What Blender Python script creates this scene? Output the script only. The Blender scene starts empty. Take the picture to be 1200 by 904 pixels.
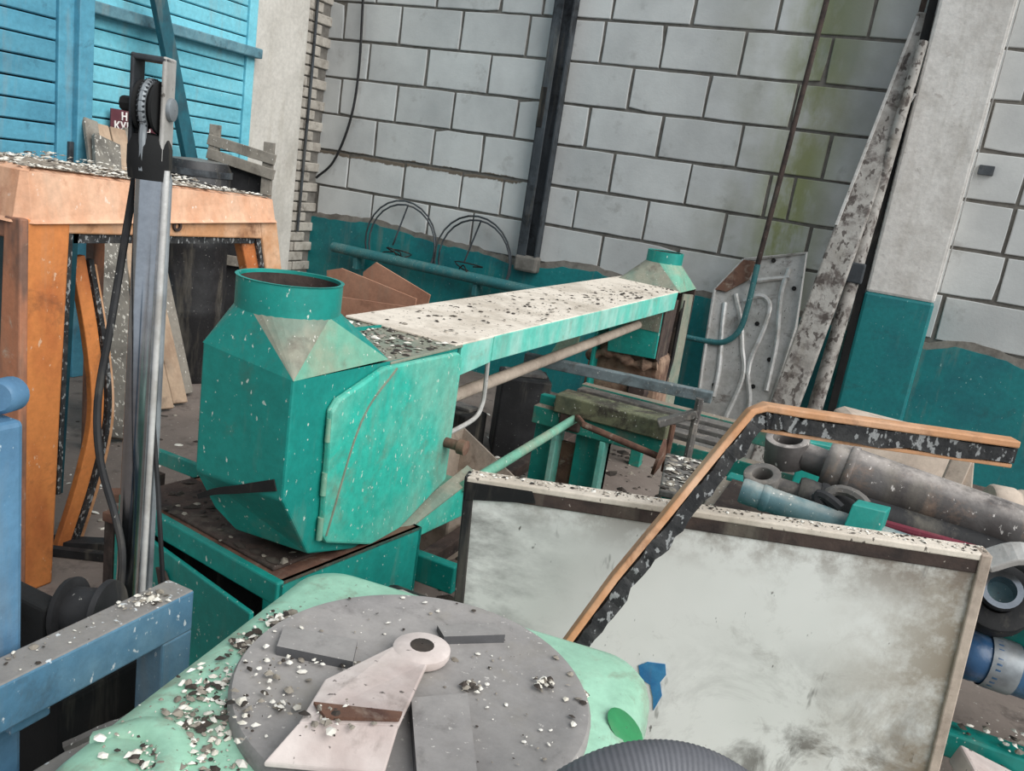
import bpy, bmesh, math, random
from mathutils import Vector, Matrix, noise as mnoise
random.seed(7)
S = bpy.context.scene
C = S.collection
V = Vector
PI = math.pi

# ------------------------------------------------------------------ camera
cam_d = bpy.data.cameras.new('camera')
cam = bpy.data.objects.new('camera', cam_d)
C.objects.link(cam)
cam_d.sensor_fit = 'HORIZONTAL'
cam_d.sensor_width = 36.0
cam_d.lens = 976.17 / 1200 * 36
cam_d.clip_start = 0.02
right = V((0.89339, 0.42393, 0.14878)).normalized()
fwd = V((-0.38315, 0.89184, -0.24045)).normalized()
up = right.cross(fwd).normalized()
fwd = up.cross(right).normalized()
M = Matrix((right, up, -fwd)).transposed().to_4x4()
M.translation = (0, 0, 1.65)
cam.matrix_world = M
S.camera = cam

# ------------------------------------------------------------------ world, sun, exposure
w = bpy.data.worlds.new('overcast_sky'); S.world = w; w.use_nodes = True
bg = w.node_tree.nodes['Background']
bg.inputs[0].default_value = (0.84, 0.92, 1.0, 1)
bg.inputs[1].default_value = 0.52
sd = bpy.data.lights.new('daylight', 'SUN'); sd.energy = 3.5; sd.angle = math.radians(60)
sd.color = (1.0, 0.98, 0.95)
sun = bpy.data.objects.new('daylight', sd); C.objects.link(sun)
sun.rotation_euler = V((-0.85, 0.22, -0.70)).to_track_quat('-Z', 'Y').to_euler()
S.view_settings.view_transform = 'Standard'
S.view_settings.look = 'None'
S.view_settings.gamma = 1.0
S.view_settings.use_curve_mapping = False
S.view_settings.exposure = 0.1

# ------------------------------------------------------------------ materials
def rgb(r, g, b):
    def f(c):
        c /= 255.0
        return c / 12.92 if c <= 0.04045 else ((c + 0.055) / 1.055) ** 2.4
    return (f(r), f(g), f(b), 1)

class NT:
    def __init__(s, name):
        s.m = bpy.data.materials.new(name); s.m.use_nodes = True
        s.t = s.m.node_tree; s.b = s.t.nodes['Principled BSDF']
        g = s.t.nodes.new('ShaderNodeNewGeometry')
        s.pos = g.outputs['Position']; s.nor = g.outputs['Normal']
    def lk(s, a, b): s.t.links.new(a, b)
    def val(s, sock, v):
        if hasattr(v, 'is_linked'): s.lk(v, sock)
        else: sock.default_value = v
    def scalev(s, vec, sc):
        n = s.t.nodes.new('ShaderNodeVectorMath'); n.operation = 'MULTIPLY'
        s.lk(vec, n.inputs[0]); n.inputs[1].default_value = sc; return n.outputs[0]
    def noise(s, scale, detail=4, rough=.6, stretch=None, off=0.0, dist=0.0):
        n = s.t.nodes.new('ShaderNodeTexNoise')
        p = s.scalev(s.pos, stretch) if stretch else s.pos
        if off:
            a = s.t.nodes.new('ShaderNodeVectorMath'); a.operation = 'ADD'
            s.lk(p, a.inputs[0]); a.inputs[1].default_value = (off, off * .7, off * 1.3); p = a.outputs[0]
        s.lk(p, n.inputs['Vector'])
        n.inputs['Scale'].default_value = scale; n.inputs['Detail'].default_value = detail
        n.inputs['Roughness'].default_value = rough; n.inputs['Distortion'].default_value = dist
        return n.outputs[0]
    def ramp(s, v, lo, hi):
        n = s.t.nodes.new('ShaderNodeMapRange'); n.clamp = True
        s.lk(v, n.inputs[0]); n.inputs[1].default_value = lo; n.inputs[2].default_value = hi
        return n.outputs[0]
    def math(s, op, a, b=0.0):
        n = s.t.nodes.new('ShaderNodeMath'); n.operation = op
        s.val(n.inputs[0], a); s.val(n.inputs[1], b); return n.outputs[0]
    def mix(s, fac, a, b):
        n = s.t.nodes.new('ShaderNodeMix'); n.data_type = 'RGBA'
        s.val(n.inputs[0], fac); s.val(n.inputs[6], a); s.val(n.inputs[7], b); return n.outputs[2]
    def sep(s, v):
        n = s.t.nodes.new('ShaderNodeSeparateXYZ'); s.lk(v, n.inputs[0]); return n.outputs
    def bump(s, h, strength, dist=.01):
        n = s.t.nodes.new('ShaderNodeBump'); n.inputs['Strength'].default_value = strength
        n.inputs['Distance'].default_value = dist; s.lk(h, n.inputs['Height']); s.lk(n.outputs[0], s.b.inputs['Normal'])
    def done(s, col, rough=.6, metal=0.0):
        s.val(s.b.inputs['Base Color'], col); s.val(s.b.inputs['Roughness'], rough)
        s.b.inputs['Metallic'].default_value = metal; return s.m

def grime(name, base, second=None, sscale=5, slo=.45, shi=.65, dirt=None, dscale=9, dlo=.55, dhi=.75,
          speck=None, spscale=70, splo=.66, dust=None, dustlo=.35, dusthi=.6, rough=.6, metal=0.0,
          bump=.25, bscale=60, stretch=None, random_tone=0.0, wear=.28):
    """painted / dirty surface: two tones, dirt blotches, flecks, settled dust on tops"""
    k = NT(name); col = base
    if second: col = k.mix(k.ramp(k.noise(sscale, stretch=stretch), slo, shi), col, second)
    if dirt: col = k.mix(k.ramp(k.noise(dscale, 6, .7, off=3.1, dist=.4), dlo, dhi), col, dirt)
    if dust:
        upz = k.ramp(k.sep(k.nor)[2], .55, .9)
        col = k.mix(k.math('MULTIPLY', upz, k.ramp(k.noise(14, 5, .7, off=5), dustlo, dusthi)), col, dust)
    if wear:
        fine = k.ramp(k.noise(30, 6, .75, off=9.3), .35, .72)
        hs0 = k.t.nodes.new('ShaderNodeHueSaturation'); k.val(hs0.inputs['Color'], col)
        k.lk(k.math('SUBTRACT', 1 + wear * .45, k.math('MULTIPLY', fine, wear)), hs0.inputs['Value']); hs0.inputs['Saturation'].default_value = .97; col = hs0.outputs[0]
        run = k.math('MULTIPLY', k.ramp(k.noise(9, 5, .65, off=6.1, stretch=(1, 1, .14)), .55, .72), wear * 1.1)
        col = k.mix(run, col, rgb(150, 142, 126))
    if speck:
        clus = k.ramp(k.noise(7, 3, .6, off=4.7), .3, .7)
        fl = k.math('ADD', k.noise(spscale * 1.9, 3, .55, off=1.7, stretch=(1, 1, .55)), k.math('MULTIPLY', clus, .07))
        col = k.mix(k.math('MULTIPLY', k.ramp(fl, splo + .01, splo + .05), .85), col, speck)
    if random_tone:
        oi = k.t.nodes.new('ShaderNodeObjectInfo')
        hs = k.t.nodes.new('ShaderNodeHueSaturation')
        k.lk(k.math('ADD', k.math('MULTIPLY', oi.outputs['Random'], random_tone), 1 - random_tone / 2), hs.inputs['Value'])
        k.val(hs.inputs['Color'], col); col = hs.outputs[0]
    if bump: k.bump(k.noise(bscale, 5, .6), bump, .004)
    return k.done(col, rough, metal)

WHITE = rgb(225, 222, 214)
GREEN = dict(second=rgb(4, 152, 140), sscale=3, dirt=rgb(70, 112, 98), dscale=6, dlo=.6, dhi=.85, speck=rgb(215, 222, 210), spscale=46, splo=.70, rough=.5, bump=.12)
m_green = grime('green_machine_paint', rgb(0, 134, 124), **GREEN)
m_green_door = grime('dusty_green_paint', rgb(40, 180, 160), second=rgb(108, 184, 164), sscale=4, slo=.42, shi=.66, dirt=rgb(120, 128, 108), dscale=5, dlo=.55, dhi=.78, speck=rgb(205, 222, 208), spscale=46, splo=.68, rough=.5, bump=.15, wear=.4)
m_green_dusty = grime('green_paint_dusty', rgb(10, 122, 108), second=rgb(40, 140, 122), sscale=3, dirt=rgb(115, 100, 85), dscale=7, dlo=.5, dhi=.75,
                      dust=rgb(140, 128, 114), dustlo=.22, dusthi=.42, speck=WHITE, spscale=46, splo=.69, bump=.2)
m_greydust = grime('dusty_bare_metal', rgb(140, 140, 124), second=rgb(112, 130, 116), sscale=7, dirt=rgb(88, 78, 68), dscale=10, dlo=.55, dhi=.8, speck=WHITE, splo=.7, rough=.65)
m_palegreen = grime('faded_green_paint', rgb(110, 172, 148), second=rgb(142, 160, 138), sscale=6, dirt=rgb(98, 100, 85), dlo=.6, dhi=.85, speck=WHITE, splo=.7)
m_ducttop = grime('whitened_duct_top', rgb(226, 215, 200), second=rgb(196, 184, 168), sscale=4, dirt=rgb(90, 76, 64), dscale=16, dlo=.62, dhi=.72, speck=rgb(58, 50, 44), spscale=38, splo=.68, rough=.8)
m_ductside = grime('pale_duct_side', rgb(98, 200, 182), second=rgb(156, 210, 196), sscale=6, dirt=rgb(140, 140, 120), dscale=8, dlo=.58, dhi=.8, rough=.5, stretch=(1, 1, .4))
m_black = grime('black_rubber', rgb(24, 24, 26), second=rgb(44, 44, 46), speck=rgb(170, 168, 162), spscale=60, splo=.74, rough=.7)
m_dark = grime('black_parts_and_shade', rgb(18, 19, 20), second=rgb(34, 32, 30), rough=.9)  # black of dark parts, also painted shade in the cabinet and under the beam
m_darksteel = grime('dark_steel', rgb(52, 57, 62), second=rgb(74, 80, 85), sscale=8, dirt=rgb(20, 22, 26), dscale=5, dlo=.5, dhi=.65, rough=.6, stretch=(1, 1, .3))
m_rust = grime('rust', rgb(110, 78, 62), second=rgb(84, 56, 46), sscale=14, dirt=rgb(165, 150, 135), dscale=12, dlo=.55, dhi=.75, rough=.85, bump=.5)
m_rust_dark = grime('dark_rust', rgb(72, 58, 52), second=rgb(46, 38, 36), sscale=12, speck=rgb(170, 160, 150), splo=.72, rough=.85, bump=.4)
m_scrapgrey = grime('grey_scrap_metal', rgb(108, 104, 100), second=rgb(76, 72, 70), sscale=10, dirt=rgb(150, 140, 130), dscale=14, speck=WHITE, splo=.7, rough=.7)
m_orange = grime('orange_cab_paint', rgb(206, 126, 62), second=rgb(176, 98, 50), sscale=5, dirt=rgb(105, 70, 50), dscale=4, dlo=.55, dhi=.75, speck=rgb(216, 180, 150), spscale=30, splo=.7, rough=.5, stretch=(1, 1, .45))
m_orange_weather = grime('weathered_cab_paint', rgb(176, 116, 84), second=rgb(120, 90, 76), sscale=9, slo=.42, shi=.6, dirt=rgb(185, 165, 145), dscale=11, dlo=.6, dhi=.72, rough=.75, stretch=(1, 1, .3))
m_cablip = grime('faded_orange_lip', rgb(222, 176, 144), second=rgb(204, 148, 112), sscale=6, dirt=rgb(160, 82, 54), dscale=3.5, dlo=.56, dhi=.75, speck=rgb(232, 215, 200), spscale=22, splo=.7, rough=.65, stretch=(1, 1, .3))
m_cabtop = grime('cab_roof_litter', rgb(176, 160, 142), second=rgb(92, 80, 70), sscale=18, dirt=rgb(216, 206, 192), dscale=25, rough=.9, bump=.6)
m_blue = grime('blue_frame_paint', rgb(78, 122, 150), second=rgb(100, 138, 160), sscale=5, dirt=rgb(70, 84, 92), dscale=7, dust=rgb(136, 132, 128), dustlo=.1, dusthi=.3, speck=rgb(216, 222, 224), spscale=42, splo=.68, rough=.5)
m_bluelight = grime('light_blue_paint', rgb(86, 130, 162), second=rgb(72, 112, 144), sscale=4, speck=rgb(190, 206, 214), splo=.73, rough=.45)
m_gate = grime('cyan_plank_paint', rgb(112, 190, 206), second=rgb(90, 172, 190), sscale=5, dirt=rgb(50, 96, 112), dscale=6, dlo=.63, dhi=.78, speck=rgb(176, 216, 222), spscale=55, splo=.72, rough=.6, stretch=(1, .25, 1), random_tone=.16)
m_gate2 = grime('blue_leaf_paint', rgb(78, 150, 174), second=rgb(66, 134, 158), sscale=5, dirt=rgb(40, 80, 98), dscale=6, dlo=.6, dhi=.78, rough=.6, stretch=(1, .25, 1), random_tone=.16)
m_gaterail = grime('gate_rail_paint', rgb(96, 140, 152), second=rgb(74, 116, 130), sscale=9, dirt=rgb(50, 70, 80), rough=.7)
m_prop = grime('dark_teal_prop', rgb(20, 88, 102), second=rgb(28, 72, 84), sscale=6, rough=.6)
m_tealwall = grime('teal_wall_paint', rgb(14, 124, 126), second=rgb(20, 108, 114), sscale=2.5, dirt=rgb(40, 84, 88), dscale=5, dlo=.58, dhi=.78, speck=rgb(150, 190, 186), spscale=36, splo=.72, rough=.45, bump=.35, bscale=25)
m_tealpipe = grime('teal_pipe_paint', rgb(40, 108, 112), second=rgb(62, 112, 112), sscale=8, speck=WHITE, splo=.70, rough=.6)
m_plaster = grime('grey_plaster', rgb(196, 192, 184), second=rgb(180, 176, 168), sscale=2.5, dirt=rgb(160, 150, 140), dscale=4, dlo=.58, dhi=.8, rough=.9, bump=.2)
m_column = grime('whitewashed_column', rgb(220, 216, 210), second=rgb(200, 195, 188), sscale=4, dirt=rgb(160, 152, 144), dscale=12, dlo=.6, dhi=.75, rough=.9, bump=.7, bscale=30)
m_whitebrick = grime('whitewashed_brick', rgb(176, 170, 160), second=rgb(150, 143, 133), sscale=9, dirt=rgb(100, 92, 84), dscale=10, dlo=.55, dhi=.75, rough=.9, bump=.5, random_tone=.2)
m_mortar = grime('dark_mortar', rgb(116, 112, 106), second=rgb(98, 94, 88), sscale=12, rough=.95, bump=.4)
m_render = grime('grey_render', rgb(136, 130, 122), second=rgb(110, 104, 97), sscale=9, rough=.95, bump=.5)
m_chrome = grime('chrome', rgb(196, 200, 206), second=rgb(150, 154, 160), sscale=3, rough=.18, metal=1.0, bump=0)
m_steelgrey = grime('grey_steel', rgb(140, 146, 150), second=rgb(110, 114, 118), sscale=9, dirt=rgb(60, 60, 62), dscale=10, dlo=.6, dhi=.8, rough=.45, metal=.3, bump=.1)
m_wood = grime('old_wood', rgb(176, 152, 128), second=rgb(150, 124, 102), sscale=6, dirt=rgb(110, 94, 82), dscale=8, rough=.85, stretch=(1, 1, .2))
m_woodgrey = grime('grey_wood', rgb(136, 130, 120), second=rgb(106, 100, 92), sscale=7, dirt=rgb(80, 74, 68), speck=WHITE, spscale=40, splo=.69, rough=.9, stretch=(1, 1, .25))
m_boardgrey = grime('speckled_grey_board', rgb(118, 114, 106), second=rgb(94, 90, 84), sscale=6, speck=rgb(210, 206, 196), spscale=28, splo=.62, rough=.9)
m_card = grime('cardboard', rgb(178, 130, 104), second=rgb(160, 112, 88), sscale=3, dirt=rgb(120, 84, 66), dscale=6, dlo=.6, dhi=.8, rough=.9, bump=.05)
m_beige = grime('dusty_beige', rgb(192, 176, 160), second=rgb(164, 148, 134), sscale=5, dirt=rgb(120, 102, 90), dscale=8, rough=.85)
m_tank = grime('pale_green_plastic', rgb(160, 208, 182), second=rgb(146, 192, 166), sscale=3, dirt=rgb(136, 142, 122), dscale=11, dlo=.52, dhi=.7, speck=rgb(120, 120, 105), spscale=60, splo=.71, rough=.4, bump=.05)
m_tankpocket = grime('green_plastic_pocket', rgb(40, 134, 80), second=rgb(34, 116, 70), rough=.45, bump=0)
m_lid = grime('grey_plastic_lid', rgb(150, 146, 143), second=rgb(132, 129, 128), sscale=3, dirt=rgb(104, 100, 98), dscale=10, dlo=.58, dhi=.75, speck=rgb(205, 200, 194), spscale=60, splo=.71, rough=.7, bump=.1)
m_lidside = grime('shaded_lid_plastic', rgb(88, 88, 90), second=rgb(74, 74, 76), rough=.65, bump=.1)  # darker copy of the lid grey: shade painted on the grip sides
m_arm = grime('dusty_pinkish_metal', rgb(214, 202, 196), second=rgb(190, 174, 168), sscale=7, dirt=rgb(130, 116, 108), dscale=9, dlo=.6, dhi=.8, speck=rgb(80, 72, 68), spscale=40, splo=.69, rough=.85, wear=.15)
m_seal = grime('cracked_black_seal', rgb(30, 31, 33), second=rgb(60, 60, 60), sscale=20, speck=rgb(150, 152, 152), spscale=44, splo=.60, rough=.8, bump=.8)
m_trim = grime('orange_brown_trim', rgb(196, 142, 98), second=rgb(216, 174, 140), sscale=6, dirt=rgb(124, 84, 58), dscale=9, rough=.6)
m_cyl = grime('grey_cylinder_paint', rgb(98, 94, 92), second=rgb(74, 68, 66), sscale=6, dirt=rgb(136, 112, 96), dscale=9, dlo=.56, dhi=.72, dust=rgb(168, 160, 154), speck=rgb(210, 204, 198), spscale=44, splo=.69, rough=.55)
m_tealcyl = grime('teal_cylinder_paint', rgb(70, 112, 122), second=rgb(98, 128, 132), sscale=7, dust=rgb(158, 164, 160), speck=WHITE, splo=.7, rough=.5)
m_bluecyl = grime('blue_cylinder_paint', rgb(38, 78, 116), second=rgb(56, 98, 130), sscale=5, dirt=rgb(30, 40, 50), speck=WHITE, splo=.72, rough=.35)
m_red = grime('dark_red', rgb(112, 34, 52), second=rgb(84, 26, 40), rough=.8)
m_silver = grime('greyed_aluminium', rgb(186, 184, 180), second=rgb(160, 156, 150), sscale=6, dirt=rgb(104, 94, 86), dscale=7, dlo=.57, dhi=.72, speck=rgb(80, 74, 68), spscale=40, splo=.70, rough=.5, metal=.15)
m_silverhi = grime('bright_rib_and_glint', rgb(212, 211, 208), second=rgb(180, 176, 170), sscale=9, rough=.35, metal=.3)  # bright metal of the ribs, also the painted streak on the mast rod
m_concrete = grime('concrete_beam', rgb(164, 160, 154), second=rgb(138, 133, 127), sscale=6, dirt=rgb(92, 84, 80), dscale=7, dlo=.5, dhi=.62, rough=.9, bump=.6, speck=rgb(70, 62, 58), spscale=16, splo=.6)
m_hose = grime('grey_hose', rgb(104, 105, 110), second=rgb(90, 91, 96), rough=.6, bump=.1)
m_signred = grime('sign_maroon', rgb(92, 44, 54), second=rgb(80, 38, 46), rough=.6, bump=0)
m_signtext = grime('sign_white', rgb(226, 220, 216), rough=.6, bump=0)
m_bluetape = grime('blue_paint_mark', rgb(26, 108, 160), second=rgb(50, 130, 176), sscale=20, rough=.6)
m_yellow = grime('yellow_paint', rgb(206, 186, 60), second=rgb(180, 160, 50), rough=.6)
m_chipw = grime('white_chips', rgb(232, 228, 218), second=rgb(204, 198, 184), sscale=30, rough=.9, bump=0)
m_chipg = grime('grey_chips', rgb(150, 142, 130), second=rgb(116, 108, 98), sscale=30, rough=.9, bump=0)
m_chipd = grime('dark_chips', rgb(64, 56, 50), second=rgb(44, 40, 36), sscale=30, rough=.9, bump=0)
m_glassteal = grime('dark_teal_sheet', rgb(16, 50, 60), second=rgb(24, 66, 74), rough=.3)

def make_block_mat():
    k = NT('pale_aerated_block')
    col = k.mix(k.ramp(k.noise(2.2, 5, .6), .35, .7), rgb(204, 206, 204), rgb(182, 184, 183))
    col = k.mix(k.math('MULTIPLY', k.ramp(k.noise(5, 6, .7, off=2), .58, .75), .6), col, rgb(140, 138, 134))
    oi = k.t.nodes.new('ShaderNodeObjectInfo'); hs = k.t.nodes.new('ShaderNodeHueSaturation')
    k.lk(k.math('ADD', k.math('MULTIPLY', oi.outputs['Random'], .16), .91), hs.inputs['Value']); k.val(hs.inputs['Color'], col); col = hs.outputs[0]
    x, y, z = k.sep(k.pos)
    # algae run from a leak high on the wall
    band = k.ramp(k.math('ABSOLUTE', k.math('ADD', x, .80)), .30, .06)
    alg = k.math('MULTIPLY', band, k.ramp(k.noise(2.6, 5, .65, stretch=(1.6, 1, .7), off=4), .33, .52))
    col = k.mix(k.math('MULTIPLY', alg, .85), col, rgb(134, 142, 80))
    damp = k.math('MULTIPLY', k.ramp(k.math('ABSOLUTE', k.math('ADD', x, .70)), .32, .1), k.ramp(z, 2.2, 2.75))
    col = k.mix(k.math('MULTIPLY', damp, .6), col, rgb(92, 104, 96))
    wide = k.math('MULTIPLY', k.ramp(k.math('ABSOLUTE', k.math('ADD', x, .9)), .75, .3), k.ramp(k.noise(1.6, 4, .6, off=8), .42, .62))
    col = k.mix(k.math('MULTIPLY', wide, .45), col, rgb(132, 132, 108))
    # brown mortar smear along one bed joint
    zj = k.math('ADD', z, k.math('MULTIPLY', k.noise(3, 2), .06))
    sm = k.math('MULTIPLY', k.ramp(k.math('ABSOLUTE', k.math('SUBTRACT', zj, 1.655)), .055, .0), k.ramp(x, -2.75, -2.95))
    sm = k.ramp(k.math('MULTIPLY', sm, k.noise(13, 6, .75)), .26, .33)
    col = k.mix(sm, col, rgb(108, 98, 86))
    k.bump(k.noise(45, 6, .65), .35, .004)
    return k.done(col, .92)
m_block = make_block_mat()

def make_floor_mat():
    k = NT('dirty_concrete_floor')
    col = k.mix(k.ramp(k.noise(1.4, 6, .65), .35, .65), rgb(138, 126, 118), rgb(110, 99, 92))
    col = k.mix(k.ramp(k.noise(7, 6, .7, off=2), .55, .75), col, rgb(70, 62, 58))
    col = k.mix(k.ramp(k.noise(40, 3, .6, off=6), .66, .7), col, rgb(170, 164, 156))
    k.bump(k.noise(30, 6, .7), .5, .006)
    return k.done(col, .9)
m_floor = make_floor_mat()

def make_panel_mat():
    k = NT('dirty_white_enamel')
    x, y, z = k.sep(k.pos)
    col = k.mix(k.ramp(k.noise(2.0, 4, .6), .35, .7), rgb(236, 236, 231), rgb(222, 223, 217))
    g = k.ramp(x, -.55, .35)
    low = k.ramp(z, 1.0, .45)
    amt = k.math('MULTIPLY', k.math('ADD', k.math('MULTIPLY', g, .75), .25), k.math('ADD', k.math('MULTIPLY', low, .7), .35))
    d1 = k.math('MULTIPLY', k.ramp(k.noise(5.0, 8, .7, off=1.3, dist=.8), .44, .60), k.math('MULTIPLY', k.ramp(x, -.32, .02), k.ramp(z, .84, .56)))
    col = k.mix(k.math('MULTIPLY', d1, .9), col, rgb(78, 73, 66))
    d2 = k.math('MULTIPLY', k.ramp(k.noise(11, 8, .75, off=5.3, dist=.5), .55, .72), k.math('MULTIPLY', amt, .85))
    col = k.mix(d2, col, rgb(120, 114, 102))
    d3 = k.math('MULTIPLY', k.ramp(k.noise(38, 3, .6, off=8.1, stretch=(1, 1, .5)), .69, .73), .8)
    col = k.mix(d3, col, rgb(60, 56, 50))
    edge = k.math('MULTIPLY', k.ramp(x, .02, .27), k.ramp(k.noise(9, 7, .72, off=2.2), .35, .6))
    col = k.mix(k.math('MULTIPLY', edge, .9), col, rgb(140, 126, 106))
    topg = k.math('MULTIPLY', k.ramp(z, .93, 1.05), k.ramp(k.noise(12, 6, .7, off=7), .42, .58))
    col = k.mix(k.math('MULTIPLY', topg, .8), col, rgb(108, 92, 78))
    st = k.math('MULTIPLY', k.ramp(k.noise(16, 4, .6, stretch=(1, 1, .25), off=4.4), .66, .72), .8)
    col = k.mix(st, col, rgb(70, 66, 60))
    sm = k.math('MULTIPLY', k.ramp(x, -.45, -.7), k.ramp(k.noise(6, 6, .7, off=9, stretch=(.6, .6, 1.3)), .46, .66))
    col = k.mix(k.math('MULTIPLY', sm, .85), col, rgb(60, 56, 52))
    k.bump(k.noise(20, 4, .6), .1, .003)
    return k.done(col, .35)
m_panel = make_panel_mat()

# ------------------------------------------------------------------ mesh helpers
class MB:
    def __init__(s): s.v = []; s.f = []; s.mi = []; s.cur = 0
    def add(s, vs, fs):
        o = len(s.v); s.v += [V(p) for p in vs]
        for f in fs: s.f.append([o + i for i in f]); s.mi.append(s.cur)
        return s
    def box(s, c, size, rot=None):
        hx, hy, hz = size[0] / 2, size[1] / 2, size[2] / 2
        vs = [V((x, y, z)) for x in (-hx, hx) for y in (-hy, hy) for z in (-hz, hz)]
        if rot is not None: vs = [rot @ v for v in vs]
        return s.add([v + V(c) for v in vs], [(0, 1, 3, 2), (4, 6, 7, 5), (0, 4, 5, 1), (2, 3, 7, 6), (0, 2, 6, 4), (1, 5, 7, 3)])
    def bb(s, x0, x1, y0, y1, z0, z1):
        return s.box(((x0 + x1) / 2, (y0 + y1) / 2, (z0 + z1) / 2), (x1 - x0, y1 - y0, z1 - z0))
    def prism(s, poly, off):
        n = len(poly); off = V(off); a = [V(p) for p in poly]
        fs = [tuple(range(n)), tuple(range(2 * n - 1, n - 1, -1))] + [(i, (i + 1) % n, n + (i + 1) % n, n + i) for i in range(n)]
        return s.add(a + [p + off for p in a], fs)
    def tube(s, pts, r, seg=10, cap=True, ell=1.0, upv=None):
        pts = [V(p) for p in pts]; n = len(pts); rr = r if isinstance(r, (list, tuple)) else [r] * n
        u = None; vs = []
        for i, p in enumerate(pts):
            d = (pts[min(i + 1, n - 1)] - pts[max(i - 1, 0)]).normalized()
            if upv is not None: u = V(upv)
            elif u is None: u = V((0, 0, 1)) if abs(d.z) < .9 else V((1, 0, 0))
            u = (u - d * u.dot(d)).normalized(); q = d.cross(u)
            for j in range(seg):
                a = 2 * PI * j / seg
                vs.append(p + (u * math.cos(a) * ell + q * math.sin(a)) * rr[i])
        fs = [(i * seg + j, i * seg + (j + 1) % seg, (i + 1) * seg + (j + 1) % seg, (i + 1) * seg + j) for i in range(n - 1) for j in range(seg)]
        if cap: fs += [tuple(range(seg)), tuple(range((n - 1) * seg, n * seg))]
        return s.add(vs, fs)
    def sweep(s, pts, wd, ht, upv=(0, 0, 1)):
        """rectangular section swept along pts; ht along upv"""
        pts = [V(p) for p in pts]; n = len(pts); vs = []
        ww = wd if isinstance(wd, (list, tuple)) else [wd] * n
        hh = ht if isinstance(ht, (list, tuple)) else [ht] * n
        for i, p in enumerate(pts):
            d = (pts[min(i + 1, n - 1)] - pts[max(i - 1, 0)]).normalized()
            u = V(upv); u = (u - d * u.dot(d)).normalized(); q = d.cross(u)
            for a, b in ((-1, -1), (1, -1), (1, 1), (-1, 1)): vs.append(p + q * a * ww[i] / 2 + u * b * hh[i] / 2)
        fs = [(i * 4 + j, i * 4 + (j + 1) % 4, i * 4 + 4 + (j + 1) % 4, i * 4 + 4 + j) for i in range(n - 1) for j in range(4)]
        fs += [(0, 1, 2, 3), (n * 4 - 4, n * 4 - 3, n * 4 - 2, n * 4 - 1)]
        return s.add(vs, fs)
    def lathe(s, prof, c, axis=(0, 0, 1), seg=24, closed=False):
        """prof: (radius, height) along axis"""
        ax = V(axis).normalized(); u = V((0, 0, 1)) if abs(ax.z) < .9 else V((1, 0, 0))
        u = (u - ax * u.dot(ax)).normalized(); q = ax.cross(u); vs = []
        for r, h in prof:
            for j in range(seg):
                a = 2 * PI * j / seg
                vs.append(V(c) + ax * h + (u * math.cos(a) + q * math.sin(a)) * max(r, 1e-4))
        n = len(prof); m = n if closed else n - 1
        fs = [(i * seg + j, i * seg + (j + 1) % seg, ((i + 1) % n) * seg + (j + 1) % seg, ((i + 1) % n) * seg + j) for i in range(m) for j in range(seg)]
        return s.add(vs, fs)
    def ring(s, c, axis, ro, ri, h, seg=24):
        return s.lathe([(ri, -h / 2), (ro, -h / 2), (ro, h / 2), (ri, h / 2)], c, axis, seg, True)
    def build(s, name, mats, parent=None, bevel=0.0, smooth=False, seg=2):
        if not isinstance(mats, (list, tuple)): mats = [mats]
        org = parent['_org'] if parent is not None else None
        o3 = V(org) if org is not None else V((0, 0, 0))
        me = bpy.data.meshes.new(name)
        me.from_pydata([tuple(v - o3) for v in s.v], [], s.f)
        for m in mats: me.materials.append(m)
        if len(mats) > 1: me.polygons.foreach_set('material_index', s.mi)
        bm = bmesh.new(); bm.from_mesh(me)
        bmesh.ops.recalc_face_normals(bm, faces=bm.faces)
        if bevel:
            es = [e for e in bm.edges if len(e.link_faces) == 2 and e.calc_face_angle() > .5]
            bmesh.ops.bevel(bm, geom=es, offset=bevel, segments=seg, affect='EDGES', profile=.5, clamp_overlap=True)
        bm.to_mesh(me); bm.free()
        if smooth:
            me.shade_smooth()
            me.set_sharp_from_angle(angle=math.radians(40))
        o = bpy.data.objects.new(name, me); C.objects.link(o)
        o['_org'] = tuple(o3)
        if parent is not None: o.parent = parent
        return o

def tag(o, label, cat=None, group=None, kind=None):
    o['label'] = label
    if cat: o['category'] = cat
    if group: o['group'] = group
    if kind: o['kind'] = kind
    return o
def thing(name, label, cat, loc=(0, 0, 0), group=None):
    o = bpy.data.objects.new(name, None); C.objects.link(o); o.location = loc
    o['_org'] = tuple(loc); o.empty_display_size = .1
    return tag(o, label, cat, group)
def sub(parent_part):
    """a part mesh has identity transform inside its thing: sub-parts share its origin"""
    return parent_part
def rotz(a): return Matrix.Rotation(math.radians(a), 3, 'Z')
def lerp(a, b, t): return V(a) * (1 - t) + V(b) * t
def bez(pts, n=6):
    """Catmull-Rom through pts"""
    P = [V(p) for p in pts]; P = [P[0] * 2 - P[1]] + P + [P[-1] * 2 - P[-2]]; out = []
    for i in range(1, len(P) - 2):
        for k in range(n):
            t = k / n; a, b, c, d = P[i - 1:i + 3]
            out.append(.5 * ((2 * b) + (c - a) * t + (2 * a - 5 * b + 4 * c - d) * t * t + (3 * b - a - 3 * c + d) * t ** 3))
    out.append(P[-2]); return out

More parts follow.
